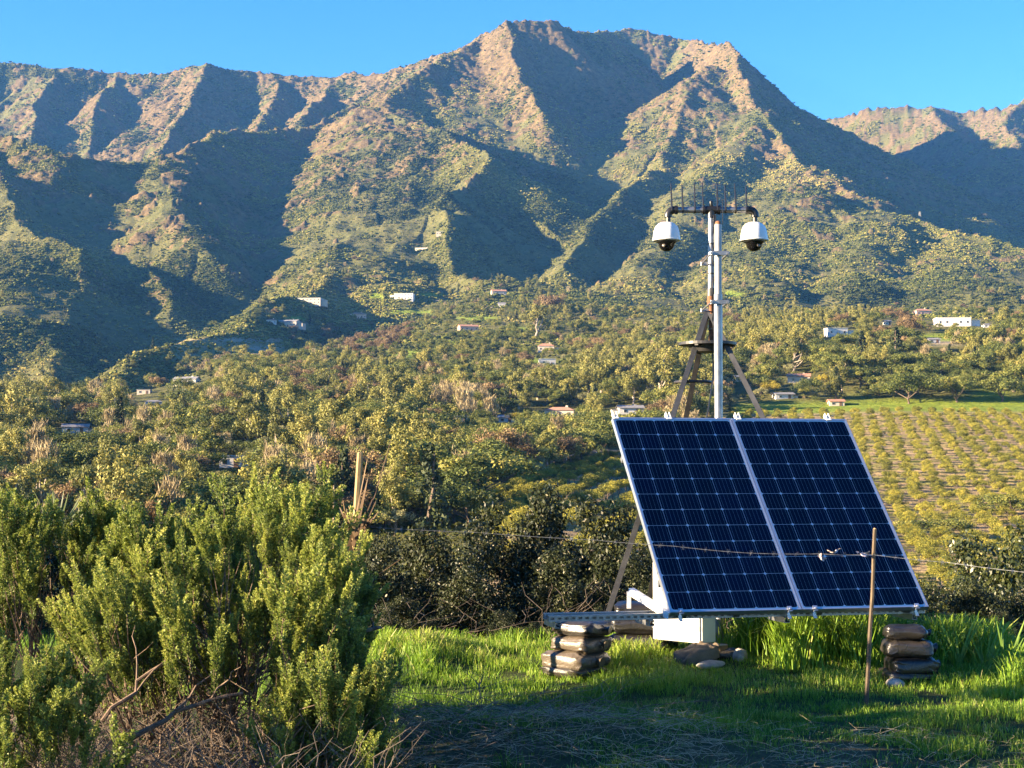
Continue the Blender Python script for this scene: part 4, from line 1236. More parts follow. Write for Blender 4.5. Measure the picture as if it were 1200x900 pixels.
def fallen(p0, p1, r, seed, label):
    g = np.random.default_rng(seed); mb = MB(); pts = curve(p0, p1, (0, 0, .04), 8, .03, g); mb.tube(pts, [r * (1 - .5 * i / 7) for i in range(8)], 7)
    for i in (2, 3, 5):
        e = pts[i] + (Vector(p1) - Vector(p0)) * .3 + Vector((g.normal(0, .1), g.normal(0, .1), g.uniform(.02, .18)))
        mb.tube(curve(pts[i], e, (0, 0, .02), 5, .02, g), [r * .5, r * .42, r * .33, r * .25, r * .12], 5)
    o = mb.build('fallen_branch', M_STEM, None, True); tag(o, label, 'branch'); return o
fallen(px(150, 868, 7.9), px(285, 812, 8.0), .014, 1, 'long reddish fallen branch under the large bush')
fallen(px(120, 845, 8.0), px(215, 760, 8.2), .012, 2, 'slanting reddish branch left of the large bush')
fallen(px(330, 875, 7.8), px(395, 850, 7.9), .010, 3, 'short pale branch at the foot of the large bush')
fallen(px(410, 765, 10.2), px(446, 735, 10.4), .02, 4, 'dark broken branch sticking up below the fence post')

# ================================================================== GRASS
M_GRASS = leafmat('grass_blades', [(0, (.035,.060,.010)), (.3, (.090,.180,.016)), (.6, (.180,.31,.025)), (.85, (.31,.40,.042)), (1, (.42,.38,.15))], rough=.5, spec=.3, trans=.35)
def grass(name, N, sampler, seed, label, cat='grass'):
    g = np.random.default_rng(seed)
    x, y, h, t = sampler(g, N); n = len(x); z = gz(x, y) - .005
    a = g.random(n) * 6.283; w = (.0014 + .0018 * g.random(n)) * np.clip(h / .12, .8, 1.9)
    lean = (.15 + .75 * g.random(n) ** 1.5) * h; la = g.random(n) * 6.283
    dx, dy = np.cos(la) * lean, np.sin(la) * lean; sx, sy = np.cos(a) * w, np.sin(a) * w
    B0 = np.stack([x - sx, y - sy, z], -1); B1 = np.stack([x + sx, y + sy, z], -1)
    M0 = np.stack([x - sx * .85 + dx * .28, y - sy * .85 + dy * .28, z + h * .55], -1); M1 = np.stack([x + sx * .85 + dx * .28, y + sy * .85 + dy * .28, z + h * .55], -1)
    U0 = np.stack([x - sx * .5 + dx * .68, y - sy * .5 + dy * .68, z + h * .88], -1); U1 = np.stack([x + sx * .5 + dx * .68, y + sy * .5 + dy * .68, z + h * .88], -1)
    TP = np.stack([x + dx * 1.1, y + dy * 1.1, z + h * .98 - lean * .25], -1)
    V = np.stack([B0, B1, M0, M1, U0, U1, TP], 1).reshape(-1, 3); k = np.arange(n)[:, None] * 7
    Q = np.concatenate([k + [0, 1, 3, 2], k + [2, 3, 5, 4]]); Tt = k + [4, 5, 6]
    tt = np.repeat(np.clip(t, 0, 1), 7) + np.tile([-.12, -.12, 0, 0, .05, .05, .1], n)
    o = link(name, npmesh(name, V, [Q, Tt], [M_GRASS], attrs={'tint': np.clip(tt, 0, 1)})); tag(o, label, cat, kind='stuff'); return o
def lawn_s(g, N):
    y = np.sqrt(g.uniform(8.0 ** 2, 14.3 ** 2, N)); P = g.uniform(400, 1290, N); x = (P - 600) / F * y
    cl = fbm(x / .22, y / .22, 601, 3); keep = g.random(N) < np.clip((1.0 - bare(x, y) * 1.15) * np.clip((cl - .30) * 3.6, .04, 1), .02, 1)
    x, y, P, cl = x[keep], y[keep], P[keep], cl[keep]; n = len(x)
    back = np.clip((y - 10.6) / 2.0, 0, 1)
    big = fbm(x / .9, y / .9, 611, 2)
    h = (.018 + .135 * np.clip(cl - .2, 0, 1) ** 1.3 * (0.12 + 1.7 * np.clip(big - .25, 0, 1))) * (1 + .5 * back) * (.5 + 1.0 * g.random(n))
    # clumps of longer grass
    for ox, od, rx, rd, hh in [(780, 10.7, 60, .4, .075), (690, 11.1, 50, .4, .05), (860, 10.4, 80, .3, .06), (1130, 10.2, 90, .6, .05), (560, 12.6, 90, .5, .05), (480, 12.4, 50, .8, .06)]:
        h = h + hh * np.exp(-(((P - ox) / rx) ** 2 + ((y - od) / rd) ** 2)) * (.5 + g.random(n))
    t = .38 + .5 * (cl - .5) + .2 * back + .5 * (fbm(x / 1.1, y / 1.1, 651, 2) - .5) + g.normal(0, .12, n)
    dry = g.random(n) < .05 + .22 * np.clip(fbm(x / .6, y / .6, 641, 2) - .5, 0, 1) * 2; t = np.where(dry, g.uniform(.88, 1.0, n), t)
    return x, y, h, t
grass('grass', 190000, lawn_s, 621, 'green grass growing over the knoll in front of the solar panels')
def edge_s(g, N):
    y = np.sqrt(g.uniform(6.5 ** 2, 14.5 ** 2, N)); P = np.where(g.random(N) < .5, g.uniform(1285, 1800, N), g.uniform(-500, 400, N)); x = (P - 600) / F * y
    cl = fbm(x / .22, y / .22, 601, 3); keep = g.random(N) < np.clip((cl - .30) * 3.2, .04, 1)
    x, y, cl = x[keep], y[keep], cl[keep]; n = len(x); big = fbm(x / .9, y / .9, 611, 2)
    h = (.03 + .16 * np.clip(cl - .2, 0, 1) * (.2 + 1.5 * np.clip(big - .25, 0, 1))) * (.5 + g.random(n))
    return x, y, h, .42 + .4 * (cl - .5) + g.normal(0, .12, n)
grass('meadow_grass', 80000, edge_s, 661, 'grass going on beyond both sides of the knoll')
def tall_s(g, N):
    X = []; 
    for ox, od, rx, rd, hh, k in [(935, 12.5, 26, .35, .50, 1.4), (975, 12.8, 30, .4, .55, 1.5), (1008, 12.5, 24, .35, .48, 1.3), (900, 13.0, 40, .3, .48, 1), (1100, 12.9, 30, .4, .30, .8), (1160, 12.6, 24, .3, .30, .7), (1125, 13.1, 50, .3, .30, .7),
                                (520, 13.6, 70, .3, .15, .6), (620, 13.7, 60, .3, .17, .6), (720, 13.5, 30, .3, .2, .4), (455, 13.2, 30, .5, .17, .5), (1190, 11.8, 26, .4, .26, .6), (1040, 13.1, 40, .3, .34, .8)]:
        n = int(N * k / 10.8); P = g.normal(ox, rx * .6, n); D = g.normal(od, rd * .6, n)
        h = hh * (.35 + .75 * g.random(n)) * np.exp(-((P - ox) / (rx * 1.6)) ** 2)
        X.append(np.stack([(P - 600) / F * D, D, h, .58 + g.normal(0, .14, n)], 1))
    X = np.concatenate(X); return X[:, 0], X[:, 1], X[:, 2], X[:, 3]
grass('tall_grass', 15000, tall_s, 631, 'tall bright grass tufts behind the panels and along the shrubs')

# ================================================================== DARK SHRUBS BEHIND THE KNOLL
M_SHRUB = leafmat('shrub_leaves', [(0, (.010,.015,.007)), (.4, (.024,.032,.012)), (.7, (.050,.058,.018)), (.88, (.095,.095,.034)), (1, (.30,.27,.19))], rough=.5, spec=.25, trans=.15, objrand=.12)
SH_H = 2.1
def shrub_mesh(seed, n=15000, size=.024):
    """a rounded shrub about 2 units wide and SH_H high: many leafy clumps with gaps and dark depth"""
    g = np.random.default_rng(seed); K = 78
    a = g.random(K) * 6.283; zz = g.random(K) ** .8; r = np.sqrt(g.random(K)) * np.sqrt(np.clip(1 - zz ** 2.2, .02, 1)) * .9
    lump = 1 + .22 * np.sin(a * 3 + seed) + .15 * np.sin(a * 5 + 2 * seed)
    cs = np.stack([np.cos(a) * r * lump, np.sin(a) * r * lump, .10 + zz * (SH_H - .35) * (.88 + .14 * np.sin(a * 2 + seed * 1.7))], -1); rad = .15 + .17 * g.random(K)
    V, Q, T = leafcloud(cs, rad, n // K, size, seed, .9, .40 + g.normal(0, .12, K), .25, 1.1)
    pale = g.random(len(Q)) < .022; T = np.where(np.repeat(pale, 4), 1.0, np.clip(T, 0, .9))
    st = MB()
    for k in range(10):
        c = cs[g.integers(0, K)]; st.tube(curve((g.normal(0, .06), g.normal(0, .06), 0), tuple(c), (0, 0, -.05), 5, .03, g), [.020, .016, .012, .008, .005], 4)
    return npmesh('foliage', V, [Q], [M_SHRUB], attrs={'tint': T}), st.mesh('stems', M_STEM)
SHRUBS = [shrub_mesh(700 + i) for i in range(4)]
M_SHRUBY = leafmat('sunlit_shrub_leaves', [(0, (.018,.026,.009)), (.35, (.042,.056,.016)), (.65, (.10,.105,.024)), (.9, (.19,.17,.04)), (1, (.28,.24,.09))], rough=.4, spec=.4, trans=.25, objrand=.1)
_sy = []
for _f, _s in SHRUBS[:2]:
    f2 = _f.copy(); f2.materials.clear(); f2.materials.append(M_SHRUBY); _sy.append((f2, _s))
def shrub(x, ytop, D, wpx, label, grp, k, mats=None):
    top = px(x, ytop, D)
    zb = min(g1(top.x, min(D, 23)), -1.5) if D < 21 else float(tz_at(np.array([top.x]), np.array([D]))[0])
    if D >= 17: zb = max(zb, float(tz_at(np.array([top.x]), np.array([max(D, 17.5)]))[0]))
    zb -= .08; h = top.z - zb
    root = empty('shrub', (top.x, D, zb), k * 1.7); tag(root, label, 'shrub', grp)
    w = max(wpx / F * D / 2, h / SH_H * .8)
    f, s = (mats or SHRUBS)[k % len(mats or SHRUBS)]
    for nm, me_ in (('foliage', f), ('stems', s)):
        link(nm, me_, root, (0, 0, 0), (0, 0, 0), (w, w, h / (SH_H * .97)))
    return root
G1 = 'dark shrubs behind the grass, left of the panels'
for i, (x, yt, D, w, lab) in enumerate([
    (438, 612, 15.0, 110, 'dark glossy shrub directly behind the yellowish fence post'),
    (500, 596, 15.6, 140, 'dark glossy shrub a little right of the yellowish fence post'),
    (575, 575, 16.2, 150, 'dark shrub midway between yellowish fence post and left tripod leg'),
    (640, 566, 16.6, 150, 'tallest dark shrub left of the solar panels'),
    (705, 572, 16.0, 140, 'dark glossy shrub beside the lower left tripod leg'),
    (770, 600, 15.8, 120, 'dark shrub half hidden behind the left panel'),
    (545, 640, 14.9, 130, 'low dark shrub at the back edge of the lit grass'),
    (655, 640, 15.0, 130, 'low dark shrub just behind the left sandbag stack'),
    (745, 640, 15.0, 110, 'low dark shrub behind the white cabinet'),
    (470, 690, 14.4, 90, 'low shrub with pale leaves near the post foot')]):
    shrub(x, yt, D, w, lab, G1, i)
for i, (x, yt, D, w) in enumerate([(-60, 560, 14.6, 150), (-150, 520, 14.4, 170), (-260, 500, 14.2, 190), (-380, 500, 13.6, 200), (-520, 500, 13.0, 220)]):  # out of view, added tall to keep low sun off the dark shrubs
    shrub(x, yt, D, w, 'unseen tall shrub beyond the left edge, added to shade the dark shrubs', 'unseen shading shrubs beyond the left edge', i)
for i, (x, yt, D, w, lab) in enumerate([
    (452, 708, 13.7, 50, 'small ragged shrub in the grass right of the post foot'), (505, 722, 13.8, 44, 'tiny shrub at the grass edge, left of the low dark shrub'),
    (590, 712, 13.9, 52, 'small shrub at the grass edge midway to the sandbags'), (625, 724, 13.6, 40, 'tiny shrub in the grass just left of the rail end'), (700, 706, 14.0, 50, 'small shrub between the rail and the tripod leg'),
    (890, 712, 14.0, 50, 'small ragged shrub under the panels right of the mast post'), (1115, 716, 13.7, 52, 'small ragged shrub right of the right sandbag stack'), (1175, 708, 13.8, 56, 'small ragged shrub near the right edge of the grass')]):
    shrub(x, yt, D, w, lab, 'small shrubs along the grass edge', i + 2)
G2 = 'dark shrubs behind the grass, right of the cabinet'
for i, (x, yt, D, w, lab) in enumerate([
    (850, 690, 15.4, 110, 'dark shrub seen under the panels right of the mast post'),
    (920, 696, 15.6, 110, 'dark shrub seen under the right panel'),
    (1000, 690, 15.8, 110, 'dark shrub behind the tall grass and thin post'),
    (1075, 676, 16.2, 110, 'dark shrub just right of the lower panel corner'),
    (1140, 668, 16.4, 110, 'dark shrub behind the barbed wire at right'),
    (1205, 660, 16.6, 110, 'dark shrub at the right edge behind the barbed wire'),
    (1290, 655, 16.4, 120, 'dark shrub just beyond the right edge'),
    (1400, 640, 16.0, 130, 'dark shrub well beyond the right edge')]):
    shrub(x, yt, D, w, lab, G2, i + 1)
for i, (x, yt, D, w, lab) in enumerate([
    (300, 640, 15.5, 140, 'dark shrub hidden behind the largest bush'), (180, 630, 16.0, 140, 'dark shrub behind the bushes far left'),
    (60, 600, 15.0, 150, 'dark shrub behind the bush at left edge')]):
    shrub(x, yt, D, w, lab, 'dark shrubs behind the bushes', i)
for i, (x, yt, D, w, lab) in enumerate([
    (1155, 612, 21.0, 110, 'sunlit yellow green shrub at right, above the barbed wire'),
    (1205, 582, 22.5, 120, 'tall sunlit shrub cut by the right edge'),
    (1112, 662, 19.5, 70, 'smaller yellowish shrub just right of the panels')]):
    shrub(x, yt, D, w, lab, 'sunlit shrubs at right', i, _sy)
# spiky yucca-like leaves behind the bushes
M_YUC = leafmat('spiky_leaf', [(0, (.03,.048,.02)), (.5, (.07,.10,.04)), (1, (.15,.18,.08))], trans=.15, rough=.45)
sp = []
for k in range(16):
    a = px(62 + random.uniform(-4, 4), 628, 12.0); an = random.uniform(-.1, 1.9)
    sp.append((a, a + Vector((math.cos(an) * .36, random.uniform(-.15, .15), math.sin(an) * .24 + .10)), .009, -.03))
blades(sp, 'spiky_plant', M_YUC, 'spiky long leaved plant poking up between the left bushes', 'plant')
sp = []
for (x, D) in ((1150, 12.2), (1175, 12.0), (1118, 12.4)):
    for k in range(9):
        a = gpx(x + random.uniform(-4, 4), D); an = random.uniform(.3, 2.8)
        sp.append((a, a + Vector((math.cos(an) * .22, random.uniform(-.1, .1), .20 + .22 * random.random())), .009, -.02))
blades(sp, 'leafy_weed', leafmat('weed_leaf', [(0, (.10,.19,.03)), (1, (.24,.36,.07))], trans=.35), 'bright broad leaved weeds in the grass right of the sandbags', 'plant')
# ================================================================== VALLEY TREES
def tree_leaf(name, stops, trans=.2): return leafmat(name, stops, rough=.6, spec=.2, trans=trans, objrand=.4)
M_OAK = tree_leaf('oak_leaves', [(0, (.022,.034,.012)), (.3, (.062,.084,.021)), (.6, (.150,.168,.038)), (.85, (.28,.26,.055)), (1, (.38,.31,.09))])
M_EUC = tree_leaf('eucalyptus_leaves', [(0, (.060,.066,.022)), (.35, (.140,.145,.040)), (.65, (.25,.235,.060)), (1, (.38,.33,.10))])
M_RUS = tree_leaf('rust_leaves', [(0, (.060,.042,.022)), (.4, (.135,.092,.046)), (.7, (.23,.155,.075)), (1, (.33,.23,.11))])
M_BAR = tree_leaf('bare_twigs', [(0, (.12,.090,.045)), (.5, (.27,.21,.11)), (1, (.44,.36,.20))], .05)
M_CON = tree_leaf('conifer_needles', [(0, (.012,.020,.010)), (.5, (.032,.046,.018)), (1, (.085,.095,.030))], .1)
M_OLI = tree_leaf('olive_leaves', [(0, (.116,.119,.057)), (.5, (.248,.240,.108)), (1, (.428,.382,.176))])
M_YEL = tree_leaf('bright_yellow_leaves', [(0, (.13,.12,.016)), (.5, (.29,.24,.030)), (1, (.48,.37,.06))])
M_CIT = tree_leaf('citrus_leaves', [(0, (.060,.070,.014)), (.35, (.145,.150,.024)), (.65, (.29,.265,.038)), (1, (.44,.36,.06))])
M_TRUNK = surf('tree_bark', (.075,.052,.036), (.16,.115,.08), 1.2, .9, 0, .3, .05)
M_PALE = surf('pale_bark', (.28,.22,.165), (.46,.38,.30), .9, .85, 0, .2, .05)
def tree_mesh(kind, seed):
    g = np.random.default_rng(seed * 31 + 5)
    if kind in ('oak', 'rust', 'olive', 'yellow', 'citrus'):
        K = {'oak': 30, 'rust': 26, 'olive': 18, 'yellow': 18, 'citrus': 16}[kind]
        lobes = [(g.normal(0, .2), g.normal(0, .2), g.uniform(.5, .72), g.uniform(.26, .40)) for _ in range(5)] if kind in ('oak', 'rust') else [(g.normal(0, .08), g.normal(0, .08), .54, .42) for _ in range(3)]
        cs = []
        for k in range(K):
            l = lobes[k % len(lobes)]; d = g.normal(size=3); d /= np.linalg.norm(d); d[2] = abs(d[2]) * .9 - .15
            cs.append(np.array(l[:3]) + d * l[3] * g.uniform(.55, 1.0) * np.array([1.15, 1.15, .85]))
        cs = np.array(cs); cs[:, 2] = np.clip(cs[:, 2], .2 if kind != 'citrus' else .16, .93)
        rad = .11 + .09 * g.random(K)
        V, Q, T = leafcloud(cs, rad, 165, .0215, seed, .85, .46 + g.normal(0, .16, K) + (cs[:, 2] - .55) * .2, .2)
        top = .5; lim = 7; pale = False
    elif kind == 'euc':
        K = 28; cs = []
        for l in range(7):
            a = g.random() * 6.28; r = g.uniform(.05, .24); z = g.uniform(.42, .9)
            for k in range(4): cs.append((math.cos(a) * r + g.normal(0, .07), math.sin(a) * r + g.normal(0, .07), z + g.normal(0, .06)))
        cs = np.array(cs); rad = .07 + .07 * g.random(K)
        V, Q, T = leafcloud(cs, rad, 150, .018, seed, 1.0, .5 + g.normal(0, .14, K), .1, 1.2)
        top = .62; lim = 8; pale = True
    elif kind == 'bare':
        K = 34; a = g.random(K) * 6.28; z = g.uniform(.35, .92, K); r = .34 * np.sqrt(g.random(K)) * np.clip(1.5 - z, .3, 1)
        cs = np.stack([np.cos(a) * r, np.sin(a) * r, z], -1); V = []; T = []
        for c in cs:      # sprays of fine upward twigs
            n = 26; d = np.stack([g.normal(0, .5, n) + c[0] * 1.5, g.normal(0, .5, n) + c[1] * 1.5, 1 + .4 * g.random(n)], -1); d /= np.linalg.norm(d, axis=1)[:, None]
            p = c + g.normal(0, .045, (n, 3)); L = (.05 + .07 * g.random(n))[:, None]; s = np.cross(d, g.normal(size=(n, 3))); s /= np.linalg.norm(s, axis=1)[:, None]
            V.append(np.stack([p - d * L, p - s * .0075, p + d * L, p + s * .0075], 1).reshape(-1, 3)); T.append(np.repeat(np.clip(.5 + g.normal(0, .2, n), 0, 1), 4))
        V = np.concatenate(V); T = np.concatenate(T); Q = np.arange(len(V)).reshape(-1, 4); top = .5; lim = 9; pale = True
    elif kind == 'conifer':
        K = 36; z = np.linspace(.1, .97, K); a = g.random(K) * 6.28; r = .20 * (1 - z) ** .8 * g.uniform(.4, 1.0, K) * 1.2
        cs = np.stack([np.cos(a) * r, np.sin(a) * r, z], -1); rad = .035 + .085 * (1 - z)
        V, Q, T = leafcloud(cs, rad, 44, .024, seed, .8, .45 + g.normal(0, .12, K), 0); top = .9; lim = 0; pale = False
    else:   # column
        K = 26; z = np.linspace(.08, .96, K); a = g.random(K) * 6.28; r = .05 * np.sin(np.clip(z, 0, 1) * 3.0) 
        cs = np.stack([np.cos(a) * r, np.sin(a) * r, z], -1); rad = .045 + .035 * np.sin(z * 2.9)
        V, Q, T = leafcloud(cs, rad, 40, .018, seed, 1.2, .5 + g.normal(0, .1, K), 0); top = .8; lim = 0; pale = False
    mats = {'oak': M_OAK, 'rust': M_RUS, 'olive': M_OLI, 'yellow': M_YEL, 'citrus': M_CIT, 'euc': M_EUC, 'bare': M_BAR, 'conifer': M_CON, 'column': M_CON}
    cr = npmesh('crown', V, [Q], [mats[kind]], attrs={'tint': T})
    tr = MB(); r0 = .032 if kind != 'citrus' else .025
    pts = curve((0, 0, -.03), (g.normal(0, .03), g.normal(0, .03), top), (0, 0, 0), 6, .02, g); tr.tube(pts, [r0, r0 * .85, r0 * .7, r0 * .55, r0 * .42, r0 * .25], 6)
    for k in range(lim):
        c = cs[g.integers(0, len(cs))]; s = pts[2 + k % 3]; tr.tube(curve(s, tuple(c), (0, 0, -.03), 4, .015, g), [r0 * .45, r0 * .35, r0 * .25, r0 * .12], 4)
    return cr, tr.mesh('trunk', M_PALE if pale else M_TRUNK)
KINDS = ('oak', 'euc', 'rust', 'bare', 'conifer', 'olive', 'yellow', 'citrus', 'column')
TREES = {k: [tree_mesh(k, i + 3) for i in range(5 if k in ('oak', 'euc') else 3)] for k in KINDS}
NAMES = {'oak': 'oak_tree', 'euc': 'eucalyptus_tree', 'rust': 'rust_leaved_tree', 'bare': 'leafless_tree', 'conifer': 'conifer_tree', 'olive': 'grey_green_tree', 'yellow': 'yellow_tree', 'citrus': 'orchard_tree', 'column': 'cypress_tree'}
LOOK = {'oak': 'dark green rounded oak', 'euc': 'tall golden olive eucalyptus', 'rust': 'rust brown leafy tree', 'bare': 'leafless tan twiggy tree', 'conifer': 'dark pointed conifer', 'olive': 'pale grey green tree', 'yellow': 'bright yellow tree', 'column': 'slim dark cypress'}
PLURAL = {'oak': 'dark green rounded oaks', 'euc': 'tall golden olive eucalyptus trees', 'rust': 'rust brown leafy trees', 'bare': 'leafless tan twiggy trees', 'conifer': 'dark pointed conifers', 'olive': 'pale grey green round trees', 'yellow': 'bright yellow trees', 'column': 'slim dark cypresses'}
placed = []
def plant(kind, p, h, w, label, group, parts=True, v=None):
    cr, tr = TREES[kind][(v if v is not None else random.randrange(99)) % len(TREES[kind])]
    sc = (w * h, w * h, h); rz = random.uniform(0, 6.28)
    root = empty(NAMES[kind], p, rz); tag(root, label, 'tree', group)
    link('crown', cr, root, (0, 0, 0), (0, 0, 0), sc); link('trunk', tr, root, (0, 0, 0), (0, 0, 0), sc)
    placed.append((p[0], p[1], h * w * .5)); return root

# ------------------------------------------------------------------ houses
M_WALLW = surf('white_stucco', (.52,.49,.44), (.66,.63,.58), .6, .85, 0, .1, .02)
M_WALLC = surf('cream_stucco', (.42,.35,.27), (.52,.45,.36), .6, .85, 0, .1, .02)
M_WALLP = surf('peach_stucco', (.52,.33,.23), (.62,.42,.30), .6, .85, 0, .1, .02)
M_WALLG = surf('grey_boards', (.30,.31,.33), (.42,.43,.45), .8, .8, 0, .1, .02)
M_ROOFT = surf('clay_tile_roof', (.30,.14,.085), (.44,.23,.145), 1.4, .85, 0, .4, .05)
M_ROOFG = surf('grey_shingle_roof', (.16,.155,.155), (.26,.25,.25), 1.4, .85, 0, .4, .05)
M_ROOFW = surf('pale_flat_roof', (.55,.53,.50), (.66,.64,.60), .5, .8, 0, .1, .02)
M_PANE = surf('dark_window', (.012,.015,.02), (.03,.035,.045), 2, .12, 0, 0)
M_DOOR = surf('brown_door', (.09,.05,.03), (.15,.09,.05), 2, .6, 0, .1, .01)
def house(x, y, wpx, hpx, label, wall, roof, style='gable', rz=0.0, wing=0.0, depth=.6, dmin=150):
    p = hit(x, y, dmin)
    if p is None: return
    s = p.y / F; w = wpx * .86 * s; h = max(hpx * .86 * s, 2.6); d = max(w * depth, 5)
    p.z = float(tz_at(np.array([p.x]), np.array([p.y]))[0])
    root = empty('house', p, R(rz)); tag(root, label, 'house', 'houses scattered over the valley'); root['px'] = 0; del root['px']
    placed.append((p.x, p.y - d * .3, w * .55)); 
    for k in (1,): KEEP.append((x, y, wpx, hpx))
    f = h * .25 + 1.2
    eave = h if style == 'flat' else h * .68
    mb = MB(); mb.box((0, d / 2, (eave - f) / 2), (w, d, eave + f)).build('wall', wall, root)
    if wing:
        mb = MB(); mb.box((wing * w * .72, d * .55, (eave * .72 - f) / 2), (w * .5, d * .7, eave * .72 + f)); mb.build('wing', wall, root)
        mb = MB(); mb.box((wing * w * .72, d * .55, eave * .72 + .15), (w * .5 + .6, d * .7 + .6, .3)); mb.build('wing_roof', roof, root)
    mb = MB(); o = .5
    if style == 'gable':
        X, y0, y1 = w / 2 + o, -o, d + o; zr = h; z0 = eave - .05
        mb.add([(-X, y0, z0), (X, y0, z0), (X, d / 2, zr), (-X, d / 2, zr), (-X, y1, z0), (X, y1, z0), (-X, y0, z0 + .25), (X, y0, z0 + .25), (X, d / 2, zr + .25), (-X, d / 2, zr + .25), (-X, y1, z0 + .25), (X, y1, z0 + .25)],
               [(0, 3, 2, 1), (3, 4, 5, 2), (6, 7, 8, 9), (9, 8, 11, 10), (0, 1, 7, 6), (4, 10, 11, 5), (0, 6, 9, 3), (3, 9, 10, 4), (1, 2, 8, 7), (2, 5, 11, 8)])
        for sx in (-1, 1):
            mg = MB(); xx = sx * (w / 2 - .1); mg.add([(xx, .05, eave - .02), (xx, d - .05, eave - .02), (xx, d / 2, h - .06)], [(0, 1, 2)]); mg.build('gable', wall, root)
    elif style == 'hip':
        X, y0, y1 = w / 2 + o, -o, d + o; k = min(d / 2, w * .4)
        mb.add([(-X, y0, eave), (X, y0, eave), (X, y1, eave), (-X, y1, eave), (-X + k, d / 2, h), (X - k, d / 2, h)], [(0, 1, 5, 4), (1, 2, 5), (2, 3, 4, 5), (3, 0, 4), (3, 2, 1, 0)])
    else:
        mb.box((0, d / 2, h + .12), (w + .5, d + .5, .26))
    rf = mb.build('roof', roof, root)
    if style != 'flat' and w > 9:
        MB().box((w * .22, d * .62, h * .98), (.9, .9, h * .32)).build('chimney', wall, rf)
    n = max(2, min(6, int(w / 3.6))); stor = 2 if eave > 5.6 else 1
    for st in range(stor):
        for i in range(n):
            xx = (i + .5) / n * w - w / 2; zz = (st + .52) * eave / stor
            if st == 0 and i == n // 2:
                MB().box((xx, -.06, 1.05), (1.1, .12, 2.1)).build('door', M_DOOR, root); continue
            wn_ = MB().box((xx, -.03, zz), (min(1.1, w / n * .4) + .2, .1, min(1.2, eave / stor * .4) + .2)).build('window', wall, root)
            MB().box((xx, -.085, zz), (min(1.1, w / n * .4), .02, min(1.2, eave / stor * .4))).build('pane', M_PANE, wn_)
    for sx in (-1, 1):
        w2 = MB().box((sx * (w / 2 + .01), d * .5, eave * .55), (.1, 1.6, 1.4)).build('window', M_PANE, root)
    return root
KEEP = []
